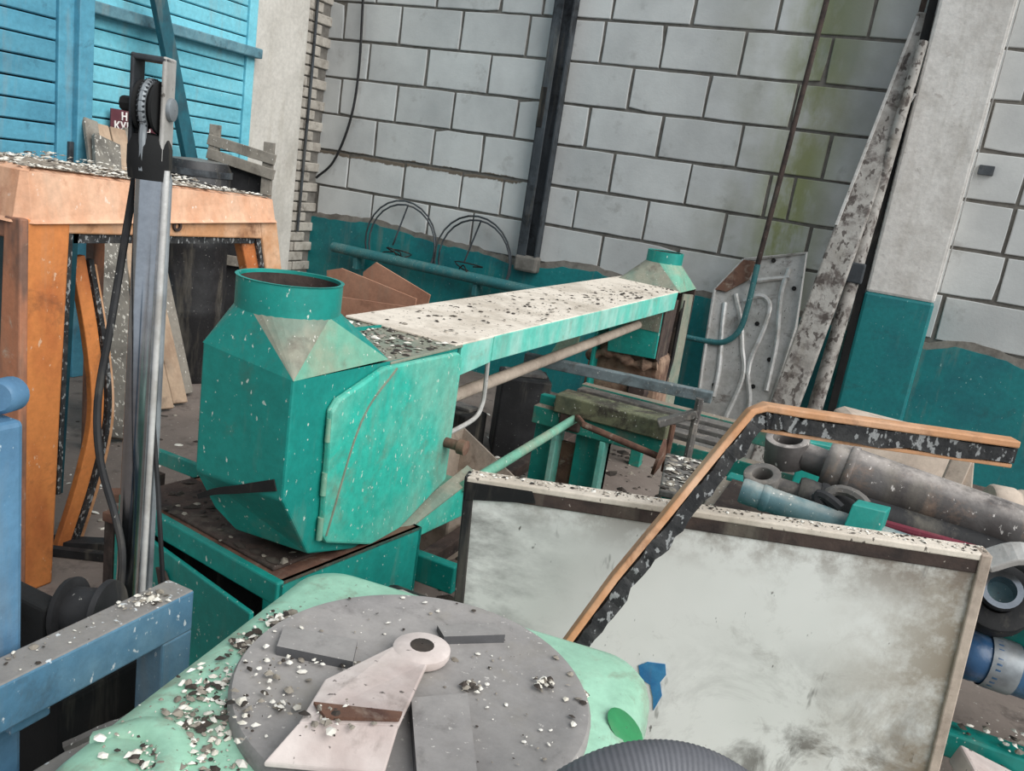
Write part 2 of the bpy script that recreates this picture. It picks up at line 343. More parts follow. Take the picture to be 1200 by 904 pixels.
def chips(name, label, sampler, n, smin, smax, mats=None, flat=.35, parent=None, seed=1):
    """loose flakes and crumbs nobody could count"""
    rnd = random.Random(seed); mats = mats or [m_chipw, m_chipg, m_chipd]; b = MB()
    for i in range(n):
        p = V(sampler(rnd)); s = smin + (smax - smin) * rnd.random() ** 2.5
        b.cur = rnd.choices(range(len(mats)), weights=[5, 4, 3][:len(mats)])[0]
        k = rnd.randint(5, 7); a0 = rnd.random() * 6.28; st = .4 + .6 * rnd.random()
        R_ = Matrix.Rotation(a0, 3, 'Z') @ Matrix.Rotation(rnd.uniform(-.4, .4), 3, 'X')
        ringv = [R_ @ V((s * math.cos(6.283 * j / k) * rnd.uniform(.7, 1.2), s * st * math.sin(6.283 * j / k) * rnd.uniform(.7, 1.2), 0)) + p for j in range(k)]
        topv = p + R_ @ V((0, 0, s * flat * rnd.uniform(.5, 1.3))); bot = p - V((0, 0, s * .15))
        b.add(ringv + [topv, bot], [(j, (j + 1) % k, k) for j in range(k)] + [((j + 1) % k, j, k + 1) for j in range(k)])
    o = b.build(name, mats, parent)
    if parent is None: tag(o, label, 'debris', kind='stuff')
    else: o['label'] = label; o['kind'] = 'stuff'
    return o

# ================================================================== SETTING
def structure(o, label, cat=None):
    o['kind'] = 'structure'; o['label'] = label
    if cat: o['category'] = cat
    return o

b = MB(); b.bb(-7, 4.5, -3, 7, -.1, 0)
floor = structure(b.build('floor', m_floor), 'dirty grey-brown concrete workshop floor', 'floor')

# --- back wall : mortar slab + individual blocks
D = 6.265
b = MB(); b.bb(-5.2, 3.2, D + .013, D + .3, 0, 3.95)
wall_back = structure(b.build('wall_back', m_mortar), 'back wall of pale grey blocks with a teal painted base', 'wall')
J = {-1: [-5.05, -4.46, -3.87, -3.28, -2.92, -2.35, -1.74, -1.15, -.55, .05, .65, 1.25, 1.85, 2.45, 3.05],
     0: [-4.76, -4.19, -3.61, -3.01, -2.39, -1.92, -1.34, -.76, -.16, .44, 1.04, 1.64, 2.24, 2.84],
     1: [-5.05, -4.47, -3.89, -3.30, -2.70, -2.11, -1.53, -.92, -.32, .28, .88, 1.48, 2.08, 2.68],
     2: [-4.73, -4.15, -3.59, -3.01, -2.40, -1.82, -1.23, -.63, -.03, .57, 1.17, 1.77, 2.37, 2.97],
     3: [-4.92, -4.32, -3.74, -3.27, -2.72, -2.14, -1.54, -.97, -.80, -.03, .57, 1.17, 1.77, 2.37, 2.97],
     4: [-4.57, -3.99, -3.42, -3.04, -2.39, -1.81, -1.22, -.62, 0., .60, 1.2, 1.8, 2.4, 3.0],
     5: [-4.88, -4.28, -3.70, -3.27, -2.72, -2.12, -1.52, -.92, -.30, .31, .91, 1.51, 2.11, 2.71]}
for k in (0, 2, 4): J[k] = [-5.2] + J[k]
for k in (-2, -3): J[k] = J[0] if k == -2 else J[-1]
rb = random.Random(5)
def block(x0, x1, z0, z1):
    g = .0085
    x0 += g + rb.uniform(-.003, .004); x1 -= g + rb.uniform(-.003, .004); z0 += .008 + rb.uniform(-.002, .003); z1 -= .008 + rb.uniform(-.002, .003)
    cx, cz = (x0 + x1) / 2, (z0 + z1) / 2
    pts = []
    nx = 4 if x1 - x0 > .3 else 2
    for i in range(nx): pts.append((x0 + (x1 - x0) * i / nx, z0))
    for i in range(2): pts.append((x1, z0 + (z1 - z0) * i / 2))
    for i in range(nx): pts.append((x1 - (x1 - x0) * i / nx, z1))
    for i in range(2): pts.append((x0, z1 - (z1 - z0) * i / 2))
    out = []
    for i, (x, z) in enumerate(pts):
        cor = i in (0, nx, nx + 2, 2 * nx + 2); j = .004 if not cor else (.022 if rb.random() < .12 else .006)
        sx = 1 if x < cx else -1; sz = 1 if z < cz else -1
        out.append((x + sx * rb.random() * j - cx, z + sz * rb.random() * j - cz))
    n = len(out); pr = rb.uniform(-.002, .003)
    vs = [(x, .013, z) for x, z in out] + [(x, .003 - pr, z) for x, z in out] + [(x - .005 * (1 if x > 0 else -1), -pr, z - .005 * (1 if z > 0 else -1)) for x, z in out]
    fs = [(i, (i + 1) % n, n + (i + 1) % n, n + i) for i in range(n)] + [(n + i, n + (i + 1) % n, 2 * n + (i + 1) % n, 2 * n + i) for i in range(n)] + [tuple(range(2 * n, 3 * n))]
    bl = MB().add(vs, fs).build('block', m_block); bl.location = (cx, D, cz); bl.parent = wall_back
    del bl['_org']
for k in range(-3, 6):
    z1 = 2.875 - .31 * k; z0 = z1 - .31; js = J[k]
    for i in range(len(js) - 1): block(js[i], js[i + 1], z0, z1)
# teal painted plaster base with a ragged edge, grey render strip above it
top = [(-5.2, 1.03), (-4.83, 1.03), (-4.59, 1.048), (-4.22, 1.07), (-4.0, 1.05), (-3.86, 1.035), (-3.52, 1.005), (-3.18, 1.0), (-2.9, .965), (-2.7, .935), (-2.55, .99), (-2.41, 1.02), (-2.12, 1.03), (-1.95, 1.0), (-1.82, .978), (-1.5, .99), (-1.16, 1.005), (-.8, 1.0), (-.4, .98), (.0, .96), (.29, .945), (.4, .985), (.5, 1.0), (.66, .995), (.87, .95), (1.2, .96), (2.0, .98), (3.2, .97)]
def ragged(top, y0, y1, add, zb, seed):
    rr = random.Random(seed); pts = []
    for (xa, za), (xb, zb_) in zip(top, top[1:]):
        n = max(2, int((xb - xa) / .05))
        for i in range(n): t = i / n; pts.append((xa + (xb - xa) * t, za + (zb_ - za) * t + add + rr.uniform(-.009, .009)))
    pts.append((top[-1][0], top[-1][1] + add))
    return MB().prism([(x, y0, z) for x, z in pts] + [(3.2, y0, zb), (-5.2, y0, zb)], (0, y1 - y0, 0))
o = ragged(top, D - .006, D + .02, .045, .8, 3).build('render_strip', m_render, wall_back); o['label'] = 'ragged grey render strip above the teal paint'
o = ragged(top, D - .016, D + .02, 0, 0, 4).build('painted_dado', m_tealwall, wall_back); o['label'] = 'glossy teal painted plaster base of the wall'

# --- concrete column
b = MB(); b.bb(-.17, .25, 5.99, D + .02, 1.27, 3.95)
column = structure(b.build('trim_1', m_column, bevel=.02), 'whitewashed concrete column with teal painted foot on the back wall', 'column')
b = MB(); b.bb(-.172, .252, 5.987, D + .02, 0, 1.275)
o = b.build('painted_foot', m_tealwall, column, bevel=.02); o['label'] = 'teal painted foot'
b = MB(); b.tube([(.262, 5.99, 3.9), (.262, 5.99, 1.35)], .004, 6)
o = b.build('wall_wire', m_silver, column); o['label'] = 'thin pale wire along the column edge'

# --- dark steel post on the wall
post = thing('steel_post', 'dark steel channel post bolted to the block wall', 'post', (-2.7, 6.2, .98))
b = MB(); b.bb(-2.79, -2.775, 6.17, 6.26, .98, 3.95); b.bb(-2.635, -2.62, 6.17, 6.26, .98, 3.95); b.bb(-2.79, -2.62, 6.235, 6.258, .98, 3.95); b.bb(-2.79, -2.71, 6.17, 6.185, .98, 3.95)
b.build('channel', m_darksteel, post, bevel=.003)
b = MB(); b.bb(-2.79, -2.74, 6.165, 6.2, 2.05, 2.35); b.build('weld_plate', m_dark, post, bevel=.004)
b = MB(); b.bb(-2.80, -2.60, 6.16, 6.26, .93, 1.06); b.build('mortar_foot', m_mortar, post, bevel=.02)

# --- left wall : plaster pier, brick return, gate
b = MB(); b.bb(-5.2, -4.9 - .012, -3, 6.6, 0, 3.95)
wall_left = structure(b.build('wall_left', m_mortar), 'left wall carrying the blue gate', 'wall')
brick_me = None
for r in range(44):
    z = .02 + r * .088
    for i in range(3):
        y = 5.62 + i * .265 - (.13 if r % 2 else 0)
        if y + .128 > 6.31: continue
        if brick_me is None:
            o = MB().box((0, 0, 0), (.03, .252, .076)).build('brick', m_whitebrick, bevel=.006, seg=1); brick_me = o.data
        else:
            o = bpy.data.objects.new('brick', brick_me); C.objects.link(o)
        if '_org' in o: del o['_org']
        o.location = (-4.905 + rb.uniform(-.004, .004), y, z + .038); o.parent = wall_left
b = MB(); b.bb(-5.0, -4.7, 5.145, 5.735, 0, 3.95)
pier = structure(b.build('trim_2', m_plaster, bevel=.015), 'smooth pale plaster pier beside the blue gate', 'pier')
b = MB(); b.tube([(-4.87, 6.02, 3.9), (-4.87, 6.03, 2.2), (-4.87, 6.02, .9)], .012, 8)
o = b.build('wall_conduit', m_darksteel, wall_left, smooth=True); o['label'] = 'thin vertical conduit on the bricks'

def gate_leaf(name, label, X, y0, y1, zs, step, mat, stile, railz, ztop):
    b = MB(); b.bb(X - .07, X - .045, y0, y1, 0, ztop)
    g = structure(b.build(name, m_dark), label, 'gate')
    me = None; z = zs
    while z < ztop - step:
        if me is None:
            o = MB().box((0, 0, 0), (.05, y1 - y0 - 2 * stile, step - .009)).build('plank', mat, bevel=.006, seg=1); me = o.data
        else:
            o = bpy.data.objects.new('plank', me); C.objects.link(o)
        if '_org' in o: del o['_org']
        o.location = (X - .03 + rb.uniform(-.004, .004), (y0 + y1) / 2, z + step / 2); o.rotation_euler.x = rb.uniform(-.0015, .0015); o.parent = g
        z += step
    for ya, yb in ((y0, y0 + stile), (y1 - stile, y1)):
        MB().bb(X - .045, X + .012, ya, yb, 0, ztop).build('stile', mat, g, bevel=.006)
    for rz in railz:
        o = MB().bb(X - .02, X + .075, y0, y1 + .01, rz - .035, rz + .035).build('rail', m_gaterail, g, bevel=.008)
        o['label'] = 'grey-blue horizontal ledge across the planks'
    return g
gate_leaf('door_1', 'bright cyan plank gate leaf next to the plaster pier', -4.7, 3.62, 5.14, .06, .104, m_gate, .085, (2.25, .95), 3.6)
g2 = gate_leaf('door_2', 'darker blue plank gate leaf at the left picture edge', -4.62, 1.9, 3.655, .045, .1155, m_gate2, .19, (), 3.6)
MB().bb(-4.65, -4.56, 3.56, 3.66, 0, 3.6).build('edge_post', m_gate2, g2, bevel=.006)
MB().bb(-4.64, -4.585, 3.53, 3.56, 1.3, 1.46).build('bolt_bracket', m_darksteel, g2, bevel=.004)

# ================================================================== ALONG THE LEFT WALL
o = MB().sweep([(-4.50, 3.93, 2.75), (-4.46, 4.42, 1.2), (-4.42, 4.72, .0)], .10, .05, (1, 0, 0)).build('prop_plank', m_prop, bevel=.006)
tag(o, 'long dark teal plank propped diagonally against the cyan gate', 'plank')

sg = thing('warning_sign', 'small maroon no-smoking sign with white Cyrillic letters on the gate', 'sign', (-4.66, 4.05, 1.55))
MB().bb(-4.665, -4.655, 3.868, 4.23, 1.545, 1.69).build('plate', m_signred, sg, bevel=.002)
def text_mesh(txt, size, name, mat, parent, loc):
    cu = bpy.data.curves.new('txt', 'FONT'); cu.body = txt; cu.size = size; cu.extrude = .002; cu.offset = .0018; cu.space_character = 1.15
    to = bpy.data.objects.new('txt', cu); C.objects.link(to); bpy.context.view_layer.update()
    me = bpy.data.meshes.new_from_object(to.evaluated_get(bpy.context.evaluated_depsgraph_get()))
    bpy.data.objects.remove(to); me.materials.clear(); me.materials.append(mat)
    o = bpy.data.objects.new(name, me); C.objects.link(o); o.parent = parent
    o.matrix_local = Matrix.Translation(V(loc) - V(parent['_org'])) @ Matrix(((0, 0, 1, 0), (1, 0, 0, 0), (0, 1, 0, 0), (0, 0, 0, 1)))
    return o
text_mesh('НЕ', .066, 'lettering', m_signtext, sg, (-4.651, 3.940, 1.628))
text_mesh('КУРИТЬ', .066, 'lettering', m_signtext, sg, (-4.651, 3.888, 1.568))

def leaning(name, label, mat, p0, p1, wid, th, grp=None):
    """board leaning on the gate: p0 foot, p1 head"""
    o = MB().sweep([p0, lerp(p0, p1, .5), p1], wid, th, (1, 0, .6)).build(name, mat, bevel=.006)
    return tag(o, label, 'board', grp)
leaning('grey_board', 'wide speckled grey board leaning behind the orange cab doorway', m_boardgrey, (-3.44, 2.99, .02), (-4.44, 3.66, 1.50), .17, .035, 'boards leaning on the gate')
leaning('grey_board', 'grey weathered board with its top showing left of the sign', m_woodgrey, (-3.62, 3.20, .02), (-4.56, 3.64, 1.60), .09, .03, 'boards leaning on the gate')
leaning('wood_board', 'narrow brown wooden board leaning just right of the chrome mast', m_wood, (-3.70, 3.52, .02), (-4.57, 3.72, 1.58), .10, .03, 'boards leaning on the gate')
leaning('wood_board', 'broad light brown wooden board with nail holes, leaning beside the narrow one', m_wood, (-3.74, 3.66, .02), (-4.57, 3.84, 1.57), .11, .03, 'boards leaning on the gate')
leaning('grey_board', 'long grey board leaning just left of the black barrel', m_woodgrey, (-3.86, 3.83, .02), (-4.57, 3.94, 1.58), .10, .03, 'boards leaning on the gate')

m_dustyblack = grime('dusty_black_plastic', rgb(30, 30, 32), second=rgb(50, 50, 52), dust=rgb(120, 116, 112), dustlo=.2, dusthi=.5, speck=rgb(170, 168, 162), splo=.72, rough=.5)
br = thing('plastic_barrel', 'tall black plastic barrel standing behind the orange cab', 'barrel', (-4.22, 4.17, 0))
b = MB(); b.lathe([(.001, 0), (.20, 0), (.215, .03), (.22, .45), (.226, .47), (.22, .5), (.22, .9), (.226, .92), (.22, .95), (.215, 1.40), (.19, 1.45), (.001, 1.465)], (-4.22, 4.17, 0), seg=28)
b.build('shell', m_dustyblack, br, smooth=True)
MB().ring((-4.22, 4.17, 1.38), (0, 0, 1), .222, .20, .04).build('rim_band', m_darksteel, br, smooth=True)

wf = thing('wooden_frame', 'grey wooden crate frame with black panel beside the plaster pier', 'frame', (-4.1, 4.4, 0))
A, B = V((-4.33, 4.42, 0)), V((-4.0, 4.58, 0))
for p, ztop in ((A, 1.69), (B, 1.63)):
    MB().box(p + V((0, 0, ztop / 2)), (.07, .04, ztop), rotz(26)).build('upright', m_woodgrey, wf, bevel=.004)
for z0, z1 in ((1.59, 1.52), (1.50, 1.42), (.80, .80), (.15, .15)):
    MB().sweep([A + V((-.03, -.03, z0)), B + V((.06, 0, z1))], .025, .07).build('cross_slat', m_woodgrey, wf, bevel=.004)
MB().prism([A + V((.03, .035, .2)), B + V((-.03, .035, .2)), B + V((-.03, .035, 1.42)), A + V((.03, .035, 1.46))], (-.006, .012, 0)).build('black_panel', m_black, wf)

# ================================================================== ORANGE CAB
cab = thing('tractor_cab', 'orange tractor cab shell with litter-covered roof standing on the floor', 'cab', (-2.98, 2.35, 0))
b = MB()      # roof: side lip and front lip, flat top
xr, xl, yn, yf = -2.45, -3.52, 1.72, 2.93
lipN, lipF, topN, topF = 1.285, 1.31, 1.445, 1.40
prof = [(0, 0), (.012, .07), (.035, 1.0), (.075, 1.08)]
def lip_pt(x, y, sx, sy, t, h):
    f = (y - yn) / (yf - yn); zb = lipN + (lipF - lipN) * f; zt = topN + (topF - topN) * f
    return (x + sx * t, y + sy * t, zb + (zt - zb) * h)
rings = []
for t, h in prof:
    rings.append([lip_pt(xr, yn + .05, -1, 0, t, h), lip_pt(xr, yf - .04, -1, 0, t, h), lip_pt(xr - .04, yf, 0, -1, t, h), lip_pt(xl + .04, yf, 0, -1, t, h),
                  lip_pt(xl, yf - .04, 1, 0, t, h), lip_pt(xl, yn + .05, 1, 0, t, h), lip_pt(xl + .05, yn, 0, 1, t, h), lip_pt(xr - .05, yn, 0, 1, t, h)])
vs = [p for r_ in rings for p in r_]; fs = []
for i in range(3):
    for j in range(8): fs.append((i * 8 + j, i * 8 + (j + 1) % 8, i * 8 + 8 + (j + 1) % 8, i * 8 + 8 + j))
b.add(vs, fs); b.cur = 1; b.add(rings[3], [tuple(range(8))]); b.add([(x, y, z - .1) for x, y, z in rings[3]], [tuple(range(8))])
roof = b.build('roof', [m_cablip, m_cabtop], cab, bevel=.006); roof['label'] = 'faded orange roof lip with littered top'
def roof_pt(r):
    x = xr - .03 - r.random() ** 1.3 * .95; y = yn + .05 + r.random() * (yf - yn - .1)
    f = (y - yn) / (yf - yn); return (x, y, topN + (topF - topN) * f + .015 + .035 * max(0, mnoise.noise(V((x * 4, y * 4, 0)))))
chips('roof_litter', 'pale flakes and dry droppings covering the roof', roof_pt, 1900, .004, .018, flat=.3, parent=cab, seed=3)
b = MB(); b.cur = 0      # near post: side face, front face
b.prism([(-2.462, 1.735, 1.30), (-2.462, 1.905, 1.29), (-2.462, 1.88, .6), (-2.462, 1.862, 0), (-2.462, 1.745, 0)], (-.05, 0, 0))
pn = b.build('near_post', m_orange, cab, bevel=.008)
b = MB(); b.prism([(-2.458, 1.728, 1.30), (-2.535, 1.728, 1.30), (-2.57, 1.728, .6), (-2.58, 1.728, 0), (-2.458, 1.728, 0)], (0, .03, 0))
o = b.build('post_face', m_orange_weather, cab, bevel=.006); o['label'] = 'weathered brown front face of the post'
MB().prism([(-2.475, 1.905, 1.27), (-2.475, 1.925, 1.27), (-2.475, 1.90, .33), (-2.475, 1.885, .33)], (-.03, 0, 0)).build('post_seal', m_seal, cab)
MB().prism([(-2.48, 1.92, 1.27), (-2.48, 1.95, 1.27), (-2.48, 1.91, .33), (-2.48, 1.90, .33)], (-.02, 0, 0)).build('door_glass_edge', m_glassteal, cab)
MB().prism([(-2.47, 1.78, 1.315), (-2.47, 2.88, 1.33), (-2.47, 2.88, 1.235), (-2.47, 1.78, 1.255)], (-.05, 0, 0)).build('header', m_trim, cab, bevel=.006)
MB().prism([(-2.48, 1.93, 1.255), (-2.48, 2.80, 1.245), (-2.48, 2.79, 1.215), (-2.48, 1.93, 1.22)], (-.04, 0, 0)).build('header_seal', m_seal, cab)
b = MB(); b.prism([(-2.465, 2.80, 1.32), (-2.465, 2.905, 1.32), (-2.465, 3.02, .9), (-2.465, 3.06, 0), (-2.465, 2.97, 0), (-2.465, 2.92, .9)], (-.06, 0, 0))
b.build('far_post', m_trim, cab, bevel=.008)
MB().prism([(-2.49, 2.72, 1.24), (-2.49, 2.80, 1.28), (-2.49, 2.92, .9), (-2.49, 2.97, 0), (-2.49, 2.90, 0), (-2.49, 2.85, .9)], (-.05, 0, 0)).build('far_inner_frame', m_orange, cab, bevel=.006)
MB().prism([(-2.475, 2.79, 1.25), (-2.475, 2.81, 1.27), (-2.475, 2.93, .9), (-2.475, 2.98, .05), (-2.475, 2.965, .05), (-2.475, 2.915, .9)], (-.02, 0, 0)).build('far_seal', m_seal, cab)
for y in (1.77, 2.82): MB().bb(-3.50, -3.44, y - .03, y + .03, 0, 1.36).build('left_post', m_orange_weather, cab, bevel=.006)
MB().bb(-3.5, -2.5, 1.735, 1.775, 1.23, 1.30).build('front_header', m_orange_weather, cab, bevel=.006)
b = MB(); b.ring((-2.465, 2.353, 1.285), (1, 0, 0), .02, .011, .012, 16); b.build('bolt_ring', m_rust_dark, cab, smooth=True)
MB().bb(-3.45, -2.55, 1.745, 1.755, .1, 1.24).build('front_glass', m_glassteal, cab)

cs = thing('curved_trim', 'curved orange trim strip standing inside the cab doorway', 'trim strip', (-2.68, 2.12, 0))
pts = bez([(-2.62, 2.05, 1.15), (-2.61, 2.11, .84), (-2.61, 2.14, .56), (-2.63, 2.11, .30), (-2.66, 2.04, .0)], 6)
MB().sweep(pts, .055, .03, (1, 0, 0)).build('outer_strip', m_orange, cs, bevel=.004)
MB().sweep([p + V((.012, .042, -.01)) for p in pts], .02, .03, (1, 0, 0)).build('seal_strip', m_seal, cs)
MB().sweep([p + V((.0, .065, -.03)) for p in pts], .02, .03, (1, 0, 0)).build('inner_strip', m_trim, cs, bevel=.003)
b = MB(); b.sweep([(-2.72, 2.02, .02), (-2.45, 2.22, .02)], .06, .03); b.sweep([(-2.66, 1.98, .02), (-2.40, 2.12, .02)], .03, .03)
tag(b.build('scrap_angle', m_black), 'black angle-iron scrap lying on the floor by the cab post', 'scrap')

# ================================================================== BACK WALL CLUTTER
tp = thing('wall_pipe', 'thick teal pipe running low along the back wall', 'pipe', (-3.5, 6.13, .75))
MB().tube([(-4.55, 6.13, .815), (-3.6, 6.13, .806), (-2.1, 6.13, .79)], .045, 14).build('pipe', m_tealpipe, tp, smooth=True)
for x in (-4.3, -3.1, -2.2): MB().bb(x - .02, x + .02, 6.12, 6.25, .66, .77).build('bracket', m_tealpipe, tp, bevel=.004)
def hoops(label, cx, r, z0, seed):
    t = thing('wire_hoop', label, 'wire', (cx, 6.13, z0), 'wire hoops on the wall pipe'); rr = random.Random(seed)
    for k in range(2):
        rad = r * (1 - .08 * k); pts = []
        for i in range(17):
            a = PI * (1.12 - 1.24 * i / 16)
            pts.append((cx + rad * math.cos(a) + k * .03, 6.19 - .03 * k, z0 + rad * 1.02 * math.sin(a)))
        MB().tube(pts, .008, 6).build('hoop', m_darksteel, t, smooth=True)
    MB().tube([(cx - .06, 6.17, z0 - .02), (cx + .03, 6.2, z0 + r * .95)], .008, 6).build('spoke', m_darksteel, t, smooth=True)
    b = MB()
    pts = bez([(cx + rr.uniform(-.14, .14), 6.15 + rr.uniform(-.04, .02), z0 - .08 + rr.uniform(-.05, .06)) for i in range(9)], 4); b.tube(pts, .006, 5)
    b.build('tangle', m_dark, t, smooth=True)
hoops('left pair of dark wire hoops above the teal wall pipe', -3.90, .36, .95, 2)
hoops('right pair of dark wire hoops next to the steel post', -3.19, .36, .93, 5)
hc = bez([(-4.62, 6.22, 3.7), (-4.56, 6.22, 2.9), (-4.53, 6.22, 2.3), (-4.57, 6.22, 1.9), (-4.70, 6.22, 1.55), (-4.86, 6.2, 1.38)], 6)
tag(MB().tube(hc, .012, 6).build('hanging_cable', m_black, smooth=True), 'black cable hanging down the wall in the left corner', 'cable')

def cardboard(label, pts, th=(0, .012, 0)):
    return tag(MB().prism(pts, th).build('cardboard_sheet', m_card, bevel=.002), label, 'cardboard', 'cardboard sheets by the hood')
cardboard('front brown cardboard sheet with a straight top, behind the flange', [(-3.62, 4.88, .30), (-2.93, 4.92, .30), (-2.92, 4.92, .685), (-3.62, 4.88, .64)])
cardboard('middle brown cardboard sheet rising behind the front one', [(-3.7, 5.0, .30), (-3.0, 5.02, .30), (-2.98, 5.02, .73), (-3.62, 5.0, .83), (-3.75, 5.0, .79)])
cardboard('rear tilted cardboard sheet with a pointed corner', [(-3.5, 5.1, .30), (-3.0, 5.12, .30), (-2.93, 5.12, .76), (-3.40, 5.1, .91), (-3.50, 5.1, .82)])
cb = thing('crate', 'dark low crate holding up the cardboard sheets', 'crate', (-3.3, 5.0, 0))
MB().bb(-3.72, -2.9, 4.87, 5.16, .0, .30).build('box', m_darksteel, cb, bevel=.01)
for z in (.08, .22): MB().bb(-3.73, -2.89, 4.855, 4.87, z - .03, z + .03).build('slat', m_woodgrey, cb, bevel=.003)

hd = thing('hood_panel', 'greyed metal car hood inner panel leaning on the wall left of the column', 'car hood', (-.85, 5.75, 0))
H0 = [(-.998, 1.329), (-.6, 1.446), (-.545, .95), (-.57, .45), (-.60, .0), (-1.03, .0), (-1.06, .3), (-1.097, .613), (-1.143, 1.091)]
def hp(x, z, out=0.0): return V((x, 5.75 + .25 * z - out, z + .2 * out))
MB().prism([hp(x, z) for x, z in H0], (0, .02, 0)).build('skin', m_silver, hd, bevel=.004)
MB().tube([hp(x, z, .008) for x, z in H0 + H0[:1]], .014, 6).build('edge_roll', m_silver, hd, smooth=True)
for L in ([(-.995, 1.089), (-.916, .924), (-.853, .727), (-.813, .617), (-.806, .499), (-.849, .249)],
          [(-.93, 1.05), (-.828, 1.11), (-.749, 1.059), (-.749, .899), (-.782, .683), (-.776, .566)],
          [(-.684, 1.326), (-.696, 1.146), (-.644, .832), (-.631, .599), (-.627, .493)],
          [(-1.05, 1.018), (-1.03, .87), (-.978, .579), (-.966, .371)], [(-.915, 1.194), (-.669, 1.269)], [(-.776, .566), (-.72, .4), (-.70, .15)]):
    pts = bez([hp(x, z, .004) for x, z in L], 5)
    o = MB().tube(pts, .018, 8).build('rib', m_silverhi, hd, smooth=True)
for x, z in ((-.80, 1.36), (-.96, 1.02), (-.80, .92), (-.66, .7), (-.98, .45), (-.72, .5), (-.62, 1.2)):
    MB().lathe([(.016, 0), (.016, .006), (.001, .006)], hp(x, z, .001), (0, -1, .25), 10).build('punched_hole', m_dark, hd)
MB().prism([hp(-1.143, 1.091, .01), hp(-.998, 1.329, .01), hp(-.90, 1.33, .01), hp(-.93, 1.2, .01), hp(-1.06, 1.09, .01)], (0, -.012, .003)).build('rusty_flange', m_rust, hd, bevel=.003)

lb = thing('concrete_beam', 'long tapered mottled concrete beam leaning on the wall beside the column', 'beam', (-.31, 5.36, 0))
p0, p1 = V((-.50, 5.36, 0)), V((-.222, 6.15, 3.02))
MB().sweep([p0, lerp(p0, p1, .5), p1], [.17, .18, .12], [.08, .07, .055], (0, -1, .25)).build('shaft', m_concrete, lb, bevel=.012)
MB().sweep([lerp(p0, p1, .55) + V((-.08, -.04, 0)), p1 + V((-.05, -.03, -.02))], .02, .012, (0, -1, .25)).build('lit_edge', m_silver, lb, bevel=.003)  # pale strip laid on as the lit left edge of the beam
lp = thing('leaning_pipe', 'slim dusty pipe leaning between the concrete beam and the column', 'pipe', (-.24, 5.64, 0))
q0, q1 = V((-.30, 5.62, 0)), V((-.202, 6.0, 2.83))
MB().tube([q0, lerp(q0, q1, .5), q1], [.05, .042, .03], 12).build('tube', m_concrete, lp, smooth=True)
b = MB(); m_ = lerp(q0, q1, .49); b.box(m_ + V((.0, -.01, 0)), (.11, .09, .13)); b.build('clamp', m_darksteel, lp, bevel=.01)
b = MB(); b.tube(bez([(-.205, 6.0, 2.75), (-.21, 5.98, 2.45), (-.17, 5.97, 2.52)], 5), .01, 6); b.build('wire_hook', m_silver, lp, smooth=True)
o = MB().sweep([(-.19, 5.98, .0), (-.205, 6.07, 3.8)], .05, .02, (0, -1, 0)).build('dark_strip', m_dark, bevel=.003); tag(o, 'narrow black strip standing against the left side of the column', 'strip')
o = MB().sweep([(-.285, 6.2, 1.9), (-.245, 6.2, 3.9)], .035, .02, (0, -1, 0)).build('rusty_rod', m_rust_dark, bevel=.003); tag(o, 'rusty flat bar on the wall above the leaning beam', 'bar')

hk = thing('bent_pipe', 'thin brown pipe down the wall with a teal bent lower end', 'pipe', (-.88, 6.0, .72))
MB().tube([(-.80, 6.02, 3.8), (-.825, 6.02, 3.05), (-.885, 5.98, 1.30)], .018, 10).build('upright_pipe', m_rust_dark, hk, smooth=True)
MB().tube(bez([(-.885, 5.98, 1.32), (-.882, 5.94, 1.05), (-.90, 5.92, .86), (-.98, 5.91, .76), (-1.10, 5.92, .735), (-1.30, 5.93, .73)], 6), .02, 10).build('bent_end', m_tealpipe, hk, smooth=True)
MB().lathe([(.001, 0), (.022, 0), (.022, .03), (.012, .035), (.012, .06), (.001, .06)], (-1.30, 5.93, .715), (0, 0, 1), 12).build('tap', m_palegreen, hk, smooth=True)
MB().bb(.30, .39, 6.235, 6.268, 2.11, 2.17).build('wall_plate', m_darksteel, wall_back, bevel=.004)

# ================================================================== GREEN MACHINE
m_felt = grime('brown_lagging', rgb(150, 124, 104), second=rgb(110, 82, 66), sscale=9, dirt=rgb(70, 50, 42), dscale=7, dlo=.5, dhi=.7, rough=.95, bump=.9, bscale=24)
mc = thing('extraction_machine', 'long green machine with two flanged hoods joined by a whitened duct', 'machine', (-1.35, 3.3, .45))
X0, X1, Y0, ZT = -1.42, -1.148, 1.45, 1.14
b = MB()     # near hood body
F = [(X0, Y0, ZT + .03), (X1, Y0, ZT), (X1, Y0, .85), (X1, 1.566, .674), (-1.36, 1.54, .68), (-1.40, 1.50, .74), (X0, Y0, .85)]
Bk = [(X0, 2.22, ZT), (X1, 2.22, ZT - .012), (X1, 2.22, .69), (X1, 1.90, .575), (X0, 1.9, .575), (X0, 2.22, .69)]
vs = F + Bk
fs = [(0, 1, 2, 6), (2, 3, 4, 5, 6), (1, 8, 9, 10, 3, 2), (7, 8, 9, 12), (9, 10, 11, 12), (3, 10, 11, 4), (0, 6, 5, 4, 11, 12, 7)]
b.add(vs, fs)
hood = b.build('near_hood', m_green, mc, bevel=.006); hood['label'] = 'green sheet-metal hood body'
